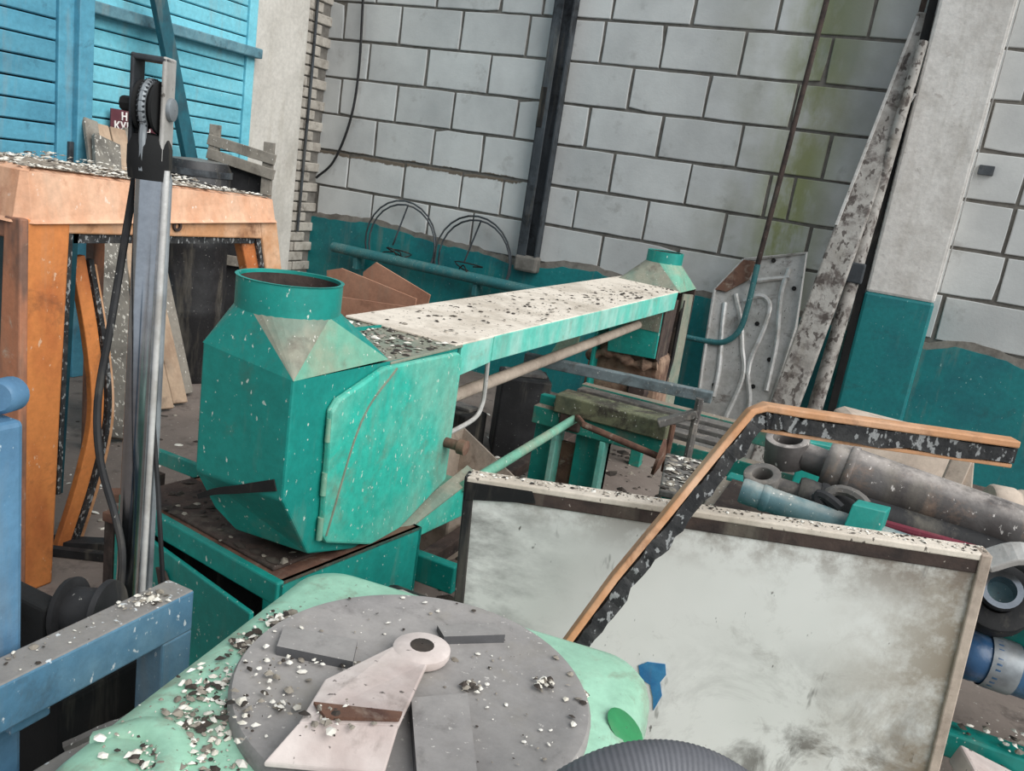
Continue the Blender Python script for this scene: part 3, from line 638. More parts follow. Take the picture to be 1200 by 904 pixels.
def transition(name, x0, x1, y0, y1, z0, c, r, z1, mats, zadj=0.0):
    b = MB(); cor = [V((x1, y0, z0)), V((x1, y1, z0)), V((x0, y1, z0)), V((x0, y0, z0 + zadj))]; n = 32
    cir = [V((c[0] + r * math.cos(2 * PI * i / n), c[1] + r * math.sin(2 * PI * i / n), z1)) for i in range(n)]
    # quadrant centres of the circle: +x (0), +y (8), -x (16), -y (24)
    arcs = {0: (24, 32), 1: (0, 8), 2: (8, 16), 3: (16, 24)}
    for k, (a0, a1) in arcs.items():
        b.cur = 1 if k in (0,) else 0
        for i in range(a0, a1): b.add([cor[k], cir[i % n], cir[(i + 1) % n]], [(0, 1, 2)])
    for k, q, m in ((0, 0, 2), (1, 8, 0), (2, 16, 0), (3, 24, 0)):
        b.cur = m; b.add([cor[k], cor[(k + 1) % 4], cir[q]], [(0, 1, 2)])
    return b.build(name, mats, mc)
tr = transition('near_transition', X0, X1, Y0, 1.83, ZT, (-1.302, 1.60), .124, 1.265, [m_green, m_greydust, m_palegreen], .03)
tr['label'] = 'square-to-round neck with dusty bare facets'
MB().lathe([(.125, 1.26), (.125, 1.335), (.128, 1.338), (.119, 1.338), (.119, 1.26)], (-1.302, 1.60, 0), seg=40).build('near_flange', m_green, mc, smooth=True)
MB().lathe([(.001, 1.2), (.118, 1.2), (.118, 1.33)], (-1.302, 1.60, 0), seg=40).build('flange_inside', m_rust_dark, mc, smooth=True)
# side door of the hood, raised panel on the +X face
dpoly = [(1.577, 1.05), (1.60, 1.075), (1.79, 1.128), (2.185, 1.118), (2.215, 1.10), (2.215, .70), (1.885, .59), (1.61, .695), (1.59, .72)]
dr = MB().prism([(X1 + .002, y, z) for y, z in dpoly], (.02, 0, 0)).build('hood_door', m_green_door, mc, bevel=.006)
dr['label'] = 'raised side door panel'
for y, z in ((1.583, 1.0), (1.586, .86), (1.588, .74)): MB().tube([(X1 + .012, y, z - .03), (X1 + .012, y, z + .03)], .008, 10).build('hinge', m_palegreen, dr, smooth=True)
b = MB(); b.lathe([(.001, 0), (.016, 0), (.016, .05), (.024, .05), (.024, .075), (.001, .08)], (X1 + .02, 2.175, .835), (1, 0, 0), 12); b.build('latch_stud', m_rust, dr, smooth=True)
MB().sweep(bez([(X1 + .024, 1.60, .72), (X1 + .024, 1.70, 1.0), (X1 + .024, 1.84, 1.12)], 5), .004, .004, (1, 0, 0)).build('crease', m_greydust, dr)
# scoop under the door
b = MB(); b.prism([(X1 - .02, 1.93, .605), (X1 - .02, 2.41, .665), (X1 - .02, 2.41, .535), (X1 - .02, 1.88, .58)], (.06, 0, 0))
sc = b.build('scoop', m_green_door, mc, bevel=.004); sc['label'] = 'wedge-shaped outlet scoop'
MB().prism([(X1 + .0, 1.95, .62), (X1 + .0, 2.40, .69), (X1 + .042, 2.41, .666), (X1 + .042, 1.94, .606)], (0, 0, .004)).build('scoop_rim', m_greydust, sc)
MB().bb(-1.40, X1 - .03, 2.2, 2.40, .55, .64).build('scoop_back', m_palegreen, mc, bevel=.004)
# curved dark slot in the front face
pts = bez([(-1.402, Y0 - .002, .786), (-1.35, Y0 - .002, .815), (-1.29, Y0 - .002, .838), (-1.23, Y0 - .002, .862), (-1.172, Y0 - .002, .885)], 4)
o = MB().sweep(pts, [.012 + .001 * i for i in range(len(pts))], .004, (0, -1, 0)).build('slot', m_dark, mc); o['label'] = 'curved black slot'
# wide rear part of the near hood with filthy top
MB().bb(-1.56, X0, 1.86, 2.22, .75, 1.12).build('hood_side_box', m_green, mc, bevel=.006)
MB().bb(-1.56, X1 + .004, 1.84, 2.24, 1.124, 1.132).build('hood_top_plate', m_greydust, mc, bevel=.002)
def dirt_pt(r): return (-1.54 + r.random() * .38, 1.87 + r.random() * .36, 1.134)
chips('hood_dirt', 'dark flakes on the hood top', dirt_pt, 420, .003, .018, [m_chipd, m_chipg, m_chipw], .3, mc, 11)
# connecting duct : top plate, two side flanges, underside
MB().prism([(-1.56, 2.20, 1.135), (X1, 2.20, 1.128), (X1, 4.95, 1.132), (-1.585, 5.35, 1.14)], (0, 0, .008)).build('duct_top', m_ducttop, mc, bevel=.003)
MB().prism([(X1, 2.24, 1.132), (X1, 2.46, 1.132), (X1, 2.46, 1.045), (X1, 2.24, 1.03)], (-.012, 0, 0)).build('duct_side', m_ductside, mc, bevel=.002)
MB().prism([(X1 + .004, 2.46, 1.134), (X1 + .004, 4.92, 1.136), (X1 + .004, 4.90, 1.035), (X1 + .004, 2.46, 1.05)], (-.012, 0, 0)).build('duct_side', m_ductside, mc, bevel=.002)
MB().prism([(-1.565, 2.22, 1.13), (-1.585, 5.3, 1.135), (-1.585, 5.3, 1.04), (-1.565, 2.22, 1.04)], (.012, 0, 0)).build('duct_side', m_ductside, mc, bevel=.002)
def duct_pt(r):
    y = 2.25 + r.random() ** .8 * 2.9; return (-1.55 + r.random() * .38, y, 1.143)
chips('duct_flakes', 'dark flakes scattered on the duct top', duct_pt, 520, .003, .016, [m_chipd, m_chipd, m_chipg], .25, mc, 12)
# far hood
ft = transition('far_transition', -1.56, X1, 4.98, 5.42, 1.13, (-1.335, 5.2), .113, 1.275, [m_greydust, m_palegreen, m_palegreen])
MB().lathe([(.113, 1.27), (.113, 1.345), (.107, 1.345), (.107, 1.27)], (-1.335, 5.2, 0), seg=32).build('far_flange', m_green, mc, smooth=True)
MB().lathe([(.001, 1.22), (.106, 1.22), (.106, 1.34)], (-1.335, 5.2, 0), seg=32).build('flange_inside', m_rust_dark, mc, smooth=True)
MB().bb(-1.56, -1.54, 4.76, 5.42, .45, 1.13).build('far_hood_side', m_green, mc, bevel=.004)
MB().bb(-1.56, X1, 5.40, 5.42, .40, 1.13).build('far_hood_back', m_rust_dark, mc, bevel=.004)
o = MB().prism([(-1.49, 4.75, 1.06), (-1.17, 4.75, 1.06), (-1.165, 4.75, .745), (-1.46, 4.75, .73)], (0, .02, 0)).build('far_hood_front', m_green, mc, bevel=.004)
o = MB().prism([(-1.488, 4.748, 1.06), (-1.17, 4.748, 1.06), (-1.168, 4.748, .905), (-1.475, 4.748, .905)], (0, -.003, 0)).build('faded_patch', m_greydust, mc)
MB().prism([(-1.16, 4.78, 1.05), (-1.16, 5.05, 1.08), (-1.16, 5.02, .60), (-1.16, 4.78, .74)], (-.02, 0, 0)).build('open_side', m_rust_dark, mc, bevel=.003)
MB().prism([(-1.15, 5.06, 1.12), (-1.15, 5.32, 1.10), (-1.13, 5.30, .36), (-1.14, 5.1, .30)], (.014, 0, 0)).build('far_door', m_greydust, mc, bevel=.003)
MB().tube([(-1.14, 5.08, 1.08), (-1.13, 5.05, .7), (-1.14, 5.0, .5)], .012, 8).build('door_seal', m_dark, mc, smooth=True)
MB().prism([(-1.60, 4.85, .80), (-1.14, 4.85, .74), (-1.12, 4.85, .35), (-1.62, 4.85, .35)], (0, .25, 0)).build('rusty_housing', m_felt, mc, bevel=.03)
MB().lathe([(.001, -.03), (.05, -.03), (.07, 0), (.05, .03), (.001, .03)], (-1.25, 4.83, .52), (0, 1, 0), 16).build('rust_hub', m_rust_dark, mc, smooth=True)
MB().prism([(-1.78, 4.6, .62), (-1.60, 4.6, .74), (-1.60, 4.6, .90), (-1.66, 4.6, .90)], (0, .03, 0)).build('pale_bracket', m_palegreen, mc, bevel=.004)
MB().tube(bez([(-1.60, 4.83, .66), (-1.45, 4.80, .72), (-1.30, 4.81, .68), (-1.16, 4.83, .70)], 5), [.03 + .012 * math.sin(i * 1.7) for i in range(16)], 10).build('lagging_roll', m_felt, mc, smooth=True)
# tie rods between the hoods
MB().tube([(-1.30, 2.2, .872), (-1.30, 4.80, .925)], .024, 12).build('tie_rod', m_beige, mc, smooth=True)
MB().tube([(-1.47, 2.2, .90), (-1.47, 4.70, .93)], .02, 12).build('tie_rod', m_palegreen, mc, smooth=True)
MB().tube([(-1.10, 2.30, .66), (-1.10, 3.32, .69)], .019, 12).build('tie_rod', m_palegreen, mc, smooth=True)
MB().tube(bez([(-1.16, 2.46, 1.10), (-1.16, 2.475, .95), (-1.16, 2.47, .89), (-1.16, 2.42, .85), (-1.16, 2.22, .835)], 5), .008, 8).build('bent_rod', m_silver, mc, smooth=True)
# motor on the far side of the near hood
b = MB(); b.lathe([(.001, .34), (.05, .335), (.085, .30), (.10, .25), (.10, 0)], (-1.56, 2.02, .87), (-1, 0, -.05), 24)
o = b.build('motor', m_darksteel, mc, smooth=True); o['label'] = 'grey domed motor cover'
# machine bed: rails along Y, cross members and feet
for x in (-1.54, -1.36): MB().bb(x - .03, x + .03, 2.2, 5.2, .16, .22).build('bed_rail', m_rust_dark, mc, bevel=.006)
MB().bb(-1.40, -1.04, 2.19, 2.23, .335, .43).build('cross_member', m_green, mc, bevel=.005)
for x, y, z_ in ((-1.54, 2.25, .58), (-1.36, 2.25, .58), (-1.52, 5.0, .45), (-1.22, 5.0, .45)): MB().bb(x - .035, x + .035, y - .035, y + .035, 0, z_).build('foot_post', m_green_dusty, mc, bevel=.005)

# --- cabinet below the near hood
cbn = thing('machine_cabinet', 'green steel cabinet with sagging door under the near hood', 'cabinet', (-1.45, 1.7, 0))
R10 = rotz(-9); cc = V((-1.452, 1.80, 0))
def cp(x, y, z): return cc + R10 @ V((x, y, z))
b = MB()
hx, hy, hz = .335, .27, .62
def panel_l(x0, x1, y0, y1, z0, z1): 
    return [cp(x, y, z) for x in (x0, x1) for y in (y0, y1) for z in (z0, z1)]
def cbox(name, x0, x1, y0, y1, z0, z1, mat, bev=.005):
    bb_ = MB().add(panel_l(x0, x1, y0, y1, z0, z1), [(0, 1, 3, 2), (4, 6, 7, 5), (0, 4, 5, 1), (2, 3, 7, 6), (0, 2, 6, 4), (1, 5, 7, 3)])
    return bb_.build(name, mat, cbn, bevel=bev)
cbox('side_panel', hx - .02, hx, -hy, hy, 0, hz, m_green)
cbox('side_panel', -hx, -hx + .02, -hy, hy, 0, hz, m_green)
cbox('back_panel', -hx, hx, hy - .02, hy, 0, hz, m_green)
o = cbox('top_panel', -hx, hx, -hy, hy, hz - .012, hz, m_rust); o['label'] = 'rusty dusted top sheet'
cbox('top_rail', -hx, hx, -hy - .004, -hy + .02, hz - .06, hz + .003, m_green)
cbox('front_stile', hx - .05, hx, -hy - .003, -hy + .02, 0, hz - .05, m_green)
cbox('inside', -hx + .02, hx - .03, -hy + .06, -hy + .07, 0, hz - .02, m_dark, 0)  # black sheet in place of the shade inside the cabinet
b = MB(); b.prism([cp(-.335, -hy - .012, .56), cp(.300, -hy - .05, .545), cp(.305, -hy - .05, 0.02), cp(-.335, -hy - .012, .02)], tuple(R10 @ V((0, .014, 0))))
dd = b.build('door', m_green, cbn, bevel=.004); dd['label'] = 'green door hanging out of square'
b = MB(); pp = [(-.10, .50), (-.06, .505), (-.02, .47), (.04, .455), (.045, .42), (.01, .405), (-.03, .43), (-.08, .455)]
b.prism([cp(x, -hy - .038 - .094 * x / 1.0 , z) for x, z in pp], tuple(R10 @ V((0, -.008, 0)))); b.build('paint_flake', m_rust_dark, dd)
cbox('ledge', -.31, .28, -.24, -.05, hz + .001, hz + .012, m_rust_dark, .004)
def cab_pt(r): 
    p = cp(-.28 + r.random() * .56, -.25 + r.random() * .4, hz + .014); return p
chips('cabinet_dirt', 'dark crumbs on the cabinet top', cab_pt, 150, .006, .028, [m_chipd, m_chipg, m_chipd], .3, cbn, 21)
rf = thing('rusty_channel_frame', 'rusty channel frame with a green bar left of the hood', 'frame', (-1.95, 1.95, 0))
MB().sweep([(-2.15, 1.98, .56), (-1.60, 2.02, .53)], .02, .05).build('green_bar', m_green, rf, bevel=.003)
MB().sweep([(-2.0, 1.70, .53), (-1.72, 1.98, .53)], .05, .03).build('channel', m_rust, rf, bevel=.003)
MB().sweep([(-1.95, 1.66, .5), (-1.5, 1.72, .50)], .06, .03).build('channel', m_rust, rf, bevel=.003)
MB().bb(-2.0, -1.6, 1.78, 1.95, .40, .47).build('tray', m_rust_dark, rf, bevel=.01)
for x, y in ((-2.10, 1.97), (-1.65, 2.0), (-1.95, 1.68)): MB().bb(x - .02, x + .02, y - .02, y + .02, 0, .5).build('leg', m_rust_dark, rf)

# --- bin and scrap under the hood
bn = thing('sheet_bin', 'dusty beige open sheet-metal bin on the floor behind the scoop', 'bin', (-1.6, 3.1, 0))
q = [(-1.80, 2.95), (-1.42, 2.85), (-1.27, 3.23), (-1.72, 3.50)]
for i in range(4):
    a, c = q[i], q[(i + 1) % 4]; z = [(.47, .40), (.40, .36), (.36, .44), (.44, .47)][i]
    ca = (-1.55, 3.13)
    ai = (a[0] + (ca[0] - a[0]) * .45, a[1] + (ca[1] - a[1]) * .45); ci = (c[0] + (ca[0] - c[0]) * .45, c[1] + (ca[1] - c[1]) * .45)
    MB().prism([(a[0], a[1], z[0]), (c[0], c[1], z[1]), (ci[0], ci[1], 0), (ai[0], ai[1], 0)], ((ca[0] - a[0]) * .03, (ca[1] - a[1]) * .03, 0)).build('wall_sheet', m_beige, bn)
o = MB().prism([(-1.07, 1.72, .52), (-.97, 1.70, .56), (-.93, 1.76, .53), (-1.02, 1.80, .51)], (.01, .02, .012)).build('paper_scrap', m_arm, bevel=.004); tag(o, 'crumpled pale paper scrap behind the tank lid', 'scrap')
sc2 = thing('scrap_block', 'dark scrap block in the gap between hood and white panel', 'scrap', (-.95, 1.75, 0))
MB().bb(-1.08, -.86, 1.66, 1.88, 0, .50).build('block', m_black, sc2, bevel=.02); MB().bb(-.98, -.86, 1.64, 1.7, .50, .54).build('tab', m_scrapgrey, sc2, bevel=.004)
rb_ = MB().prism([(-1.15, 2.5, .42), (-.98, 2.5, .45), (-.98, 2.5, .60), (-1.13, 2.5, .56)], (0, .1, 0)).build('rust_box', m_rust, bevel=.02); tag(rb_, 'rusty red-brown box beneath the scoop', 'box')
MB().bb(-1.14, -.99, 2.51, 2.59, 0, .43).build('stand', m_rust_dark, rb_)

# ================================================================== BENCH AND SMALL MACHINES BEHIND THE PANEL
bn2 = thing('green_bench', 'green steel bench frame with mossy beams behind the white panel', 'bench', (-.8, 3.4, 0))
MB().bb(-1.30, -.10, 3.30, 3.36, .62, .70).build('front_rail', m_green_dusty, bn2, bevel=.005)
m_moss = grime('mossy_beam', rgb(108, 110, 84), second=rgb(76, 82, 66), sscale=8, dlo=.45, dhi=.6, dirt=rgb(58, 54, 46), speck=WHITE, splo=.7, rough=.9)
MB().bb(-1.20, -.70, 3.28, 3.42, .70, .78).build('mossy_beam', m_moss, bn2, bevel=.006)
m_greybar = grime('grey_angle_bar', rgb(110, 122, 126), second=rgb(84, 96, 100), sscale=8, dirt=rgb(60, 52, 46), speck=WHITE, splo=.7)
MB().sweep([(-1.50, 3.60, .83), (-.62, 3.72, .83)], .05, .05).build('angle_bar', m_greybar, bn2, bevel=.004)
MB().bb(-1.30, -.10, 3.9, 3.96, .62, .70).build('rear_rail', m_green_dusty, bn2, bevel=.005)
for x0, x1, z1 in ((-1.30, -1.17, .74), (-1.10, -.95, .72)):
    MB().bb(x0, x1, 3.36, 3.40, 0, z1).build('leg', m_green, bn2, bevel=.004)
    MB().bb(x1 - .025, x1, 3.30, 3.40, 0, z1 - .1).build('leg_flange', m_ductside, bn2, bevel=.004)
for x in (-1.25, -.15): MB().bb(x - .03, x + .03, 3.9, 3.96, 0, .62).build('leg', m_green, bn2, bevel=.004)
MB().bb(-.16, -.10, 3.30, 3.36, 0, .62).build('leg', m_green, bn2, bevel=.004)
MB().bb(-1.17, -1.10, 3.38, 3.40, 0, .55).build('rust_panel', m_rust, bn2)
for y in (3.40, 3.55, 3.70): MB().bb(-1.25, -.5, y, y + .08, .70, .72).build('slat', m_scrapgrey, bn2, bevel=.003)
MB().box((-1.12, 3.31, .69), (.10, .05, .12)).build('bracket', m_rust_dark, bn2, bevel=.01)

ax = thing('axle_wheel', 'small rusty disc on an axle sticking out of the bench', 'wheel', (-.75, 3.15, .5))
MB().tube([(-1.09, 3.29, .70), (-1.0, 3.12, .725), (-.60, 3.15, .66)], .014, 10).build('axle', m_rust, ax, smooth=True)
MB().lathe([(.001, -.012), (.075, -.012), (.075, .0), (.04, .012), (.001, .02)], (-.672, 3.14, .672), (1, .15, -.15), 22).build('disc', m_rust, ax, smooth=True)
vs_ = thing('vise_stand', 'small rusty bracket stand on the bench end', 'bracket', (-.6, 3.22, .62))
MB().tube([(-.585, 3.24, .6), (-.585, 3.24, .92)], .016, 8).build('stem', m_scrapgrey, vs_, smooth=True)
MB().sweep([(-.72, 3.2, .79), (-.585, 3.24, .86)], .05, .03).build('jaw', m_scrapgrey, vs_, bevel=.004)
MB().tube([(-.66, 3.2, .60), (-.66, 3.2, .80)], .012, 8).build('stem', m_rust, vs_, smooth=True)

pd = thing('green_pedestal', 'green pedestal box with littered flat top behind the panel', 'pedestal', (-.47, 2.8, 0))
R5 = rotz(12)
for z0, z1, sx, sy, n_, mm in ((.0, .60, .15, .30, 'column', m_green), (.60, .72, .19, .40, 'head', m_green), (.72, .745, .215, .43, 'top_plate', m_scrapgrey)):
    MB().box((-.47, 2.80, (z0 + z1) / 2), (sx, sy, z1 - z0), R5).build(n_, mm, pd, bevel=.006)
def ped_pt(r):
    p = R5 @ V((r.uniform(-.1, .1), r.uniform(-.2, .2), 0)); return (p.x - .47, p.y + 2.8, .748)
chips('top_litter', 'pale straw-like litter on the pedestal', ped_pt, 160, .006, .022, [m_chipg, m_chipw, m_chipd], .3, pd, 31)

# dark scrap on the floor further back
for i, (x, y, sx, sy, sz, a, m, lab) in enumerate([(-1.9, 3.7, .35, .12, .08, 20, m_rust_dark, 'dark flat bar scrap on the floor under the duct'), (-2.3, 4.4, .5, .2, .25, -15, m_dark, 'sooty black box on the floor beneath the teal wall pipe'),
        (-.75, 3.7, .4, .12, .10, 12, m_dark, 'black bar on the floor under the bench'), (-1.9, 4.6, .3, .3, .5, 30, m_black, 'black bin under the far duct end')]):
    t = thing('floor_scrap', lab, 'scrap', (x, y, 0))
    MB().box((x, y, sz / 2), (sx, sy, sz), rotz(a)).build('body', m, t, bevel=.012)
    MB().box((x, y, sz + .01), (sx * .8, sy * .5, .02), rotz(a + 8)).build('strip', m_scrapgrey, t, bevel=.004)

# ================================================================== WHITE PANEL
pn_t = thing('white_panel', 'large dirty white enamelled panel standing upright in the foreground', 'panel', (-.2, 1.65, 0))
TL, TR = V((-.709, 1.491, 1.033)), V((.283, 1.765, 1.09))
U = (TR - TL).normalized(); N = U.cross(V((0, 0, 1))).normalized(); Dn = N.cross(U).normalized()
if Dn.z > 0: Dn = -Dn
LW = (TR - TL).length
def pp_(u, v, o=0.0): return TL + U * u + Dn * v + N * o     # N towards the camera
if N.y > 0: N = -N
HH = 1.02
MB().prism([pp_(.012, .03), pp_(LW - .012, .03), pp_(LW - .012, HH), pp_(.012, HH)], tuple(-N * .03)).build('sheet', m_panel, pn_t, bevel=.003)
o = MB().prism([pp_(0, 0, .006), pp_(LW, 0, .006), pp_(LW, .014, .006), pp_(0, .014, .006)], tuple(-N * .05)).build('top_cap', m_ducttop, pn_t, bevel=.003); o['label'] = 'pale dusty top edge'
MB().prism([pp_(0, .012, .004), pp_(LW, .012, .004), pp_(LW, .042, .004), pp_(0, .042, .004)], tuple(-N * .04)).build('top_band', m_rust_dark, pn_t, bevel=.003)
MB().prism([pp_(.0, .01, .008), pp_(.14, .01, .008), pp_(.15, .035, .008), pp_(.05, .045, .008), (pp_(0, .05, .008))], tuple(-N * .01)).build('black_patch', m_dark, pn_t)  # black patch below the top cap at its left end
MB().prism([pp_(-.006, 0, .004), pp_(.016, 0, .004), pp_(.016, HH, .004), pp_(-.006, HH, .004)], tuple(-N * .04)).build('side_edge', m_black, pn_t, bevel=.003)
MB().prism([pp_(LW - .018, 0, .008), pp_(LW + .004, 0, .008), pp_(LW + .004, HH, .008), pp_(LW - .018, HH, .008)], tuple(-N * .05)).build('side_edge', m_beige, pn_t, bevel=.003)
rr = random.Random(9); pts = []
u0, v0 = .405, .365
poly = [(0, 0), (.018, -.012), (.055, -.014), (.06, .01), (.05, .03), (.058, .06), (.045, .1), (.04, .07), (.03, .04), (.008, .03)]
o = MB().prism([pp_(u0 + a, v0 + c, .0005) for a, c in poly], tuple(N * .002)).build('blue_mark', m_bluetape, pn_t); o['label'] = 'smeared blue paint mark'
def pan_pt(r): return pp_(r.random() * LW, -.001, -.008 - r.random() * .03)
chips('edge_flakes', 'white flakes on the top edge', pan_pt, 420, .0015, .007, [m_chipw, m_chipg, m_chipd], .4, pn_t, 41)

# bent trim with cracked seal leaning on the panel
lt = thing('bent_door_trim', 'bent orange-brown door trim with cracked black seal crossing the white panel', 'trim', (-.3, 1.5, .0))
P_ = [(-.46, 1.32, .0), (-.445, 1.345, .5), (-.405, 1.394, .80), (-.35, 1.455, .94), (-.291, 1.512, 1.066), (-.235, 1.57, 1.19), (-.190, 1.612, 1.285), (-.17, 1.626, 1.297), (-.1, 1.657, 1.296), (.277, 1.819, 1.302)]
nrm = V((-.27, .96, 0)).normalized()
def inplane_off(pts, d):
    out = []
    for i, p in enumerate(pts):
        t = (V(pts[min(i + 1, len(pts) - 1)]) - V(pts[max(i - 1, 0)])).normalized(); q = t.cross(nrm).normalized()
        out.append(V(p) + q * d)
    return out
MB().sweep(inplane_off(P_, .002), .014, .035, tuple(nrm)).build('orange_strip', m_trim, lt, bevel=.003)
b = MB(); pts = []
base = inplane_off(P_, -.022)
for i in range(len(base) - 1):
    for k in range(8): pts.append(lerp(base[i], base[i + 1], k / 8))
pts.append(base[-1]); rj = random.Random(3)
pts = [p + V((rj.uniform(-.003, .003), rj.uniform(-.003, .003), rj.uniform(-.004, .003))) for p in pts]
b.sweep(pts, [.030 + rj.uniform(-.006, .006) for _ in pts], [.03 + rj.uniform(-.004, .004) for _ in pts], tuple(nrm)); b.build('cracked_seal', m_seal, lt)
MB().sweep(inplane_off(P_[7:], -.043), .008, .02, tuple(nrm)).build('lower_lip', m_trim, lt, bevel=.002)

# ================================================================== HYDRAULIC CYLINDER PILE
rk = thing('steel_rack', 'low green steel rack carrying the hydraulic cylinders', 'rack', (.3, 2.2, 0))
for y in (2.02, 2.50): MB().bb(-.32, 1.3, y - .03, y + .03, .80, .88).build('beam', m_green, rk, bevel=.005)
for x in (-.30, .20, .75, 1.28): MB().bb(x - .03, x + .03, 2.05, 2.47, .81, .87).build('cross_beam', m_green_dusty, rk, bevel=.005)
for x in (-.30, 1.28):
    for y in (2.02, 2.50): MB().bb(x - .03, x + .03, y - .03, y + .03, 0, .8).build('leg', m_green, rk, bevel=.005)
MB().bb(.30, 1.3, 1.92, 1.98, .56, .62).build('lower_beam', m_green, rk, bevel=.005)
MB().bb(-.3, 1.28, 2.06, 2.46, .865, .88).build('deck', m_rust_dark, rk)

def cylinder(name, label, p0, p1, r, mat, grp, eye=None, rod=None, glands=True):
    p0, p1 = V(p0), V(p1); d = (p1 - p0).normalized(); L = (p1 - p0).length
    t = thing(name, label, 'hydraulic cylinder', tuple(p0), grp)
    b = MB(); b.lathe([(.001, 0), (r * .93, 0), (r, .008), (r, .03), (r * .97, .035), (r * .97, L - .03), (r, L - .025), (r, L - .005), (r * .9, L), (.001, L)], p0, d, 32); b.build('barrel', mat, t, smooth=True)
    if glands: b = MB(); b.lathe([(r * 1.0, .05), (r * 1.05, .055), (r * 1.05, .065), (r * 1.0, .07)], p0, d, 32); b.build('collar', mat, t, smooth=True)
    if eye:
        er, ei, eh, axis, off, em = eye
        c = p0 - d * off
        MB().ring(c, axis, er, ei, eh, 28).build('eye', em, t, smooth=True, bevel=.003)
        b = MB(); b.tube([c + d * er * .8, p0 + d * .01], r * .55, 14); b.build('neck', em, t, smooth=True)
    return t
cylinder('hydraulic_cylinder', 'thick grey-brown hydraulic cylinder with a ring eye on top of the pile', (-.055, 2.30, 1.040), (.95, 2.24, .955), .07, m_cyl, 'hydraulic cylinders behind the panel',
         (.058, .038, .075, (-.1, -.25, 1), .105, m_cyl))
cylinder('hydraulic_cylinder', 'slim teal hydraulic cylinder just behind the panel edge', (-.225, 2.055, .985), (.30, 2.09, .94), .032, m_tealcyl, 'hydraulic cylinders behind the panel', None)
cylinder('hydraulic_cylinder', 'greasy black cylinder with a grey forked eye beside the thick one', (-.10, 2.165, .985), (.62, 2.235, .935), .042, m_black, 'hydraulic cylinders behind the panel',
         (.047, .026, .05, (-.15, -.4, 1), .09, m_scrapgrey))
c5 = cylinder('hydraulic_cylinder', 'glossy dark blue hydraulic cylinder right of the panel', (.315, 1.95, .80), (1.2, 2.08, .72), .055, m_bluecyl, 'hydraulic cylinders behind the panel', None)
MB().lathe([(.057, .0), (.058, .01), (.058, .05), (.057, .06)], (.36, 1.9566, .796), (.885, .13, -.08), 24).build('chrome_band', m_steelgrey, c5, smooth=True)
c6 = cylinder('hydraulic_cylinder', 'black cylinder with a pale teal-lined lug at the right edge', (.44, 1.97, .93), (1.2, 2.02, .90), .05, m_black, 'hydraulic cylinders behind the panel',
              (.075, .036, .06, (-.05, -.8, .6), .09, m_black))
MB().ring((.35, 1.945, .955), (-.05, -.8, .6), .040, .028, .066, 24).build('bush', m_chrome, c6, smooth=True)
MB().lathe([(.001, 0), (.03, 0)], (.35, 1.955, .952), (-.05, -.8, .6), 20).build('pin', m_tealcyl, c6)
o = MB().sweep(bez([(.30, 1.90, 1.03), (.36, 1.91, 1.065), (.44, 1.93, 1.05), (.52, 1.95, .98)], 5), .05, .02, (0, -.5, 1)).build('bent_plate', m_silver, bevel=.004); tag(o, 'bent greyish-white plate curling over the black lug', 'plate')
o = MB().prism([(.03, 2.03, 1.035), (.105, 2.05, 1.032), (.10, 2.03, .95), (.02, 2.01, .95)], (.01, .05, 0)).build('green_block', m_green, bevel=.003); tag(o, 'small bright green square block at the panel edge', 'block')
o = MB().bb(.09, .32, 2.125, 2.15, .88, .985).build('red_bar', m_red, bevel=.01); tag(o, 'dark red bar lying beneath the thick cylinder', 'bar')
o = MB().prism([(-.14, 2.5, .88), (-.02, 2.56, .88), (-.02, 2.56, 1.03), (-.13, 2.5, 1.04)], (0, .06, 0)).build('green_plate', m_green, bevel=.004); tag(o, 'green plate standing left of the thick cylinder eye', 'plate')
for i, (x, y, z, a) in enumerate([(.02, 2.12, 1.0, .6), (.0, 2.08, .985, 1.4)]):
    pts = [(x + .05 * math.cos(t_ + a), y + .02 * math.sin(t_), z + .03 * math.sin(t_ + .5)) for t_ in [j * .35 for j in range(10)]]
    o = MB().tube(pts, .014, 8).build('hose_scrap', m_black if i else m_scrapgrey, smooth=True); tag(o, ['grey hose offcut curled beside the forked eye', 'black hose offcut curled below the forked eye'][i], 'hose')

# lower right: beam with rubble
o = MB().sweep([(.36, 1.84, .60), (.95, 2.0, .42)], .09, .05).build('pink_beam', m_arm, bevel=.006); tag(o, 'dusty pinkish steel beam at the lower right', 'beam')
MB().sweep([(.40, 1.90, .45), (.95, 2.05, .25)], .04, .30).build('web', m_rust_dark, o)
def rub_pt(r): return (.35 + r.random() * .4, 1.90 + r.random() * .08, .625 + r.random() * .03)
chips('rubble', 'white crumbs lying on the green beam at lower right', rub_pt, 90, .003, .014, [m_chipw, m_chipg, m_chipd], .6, None, 51)

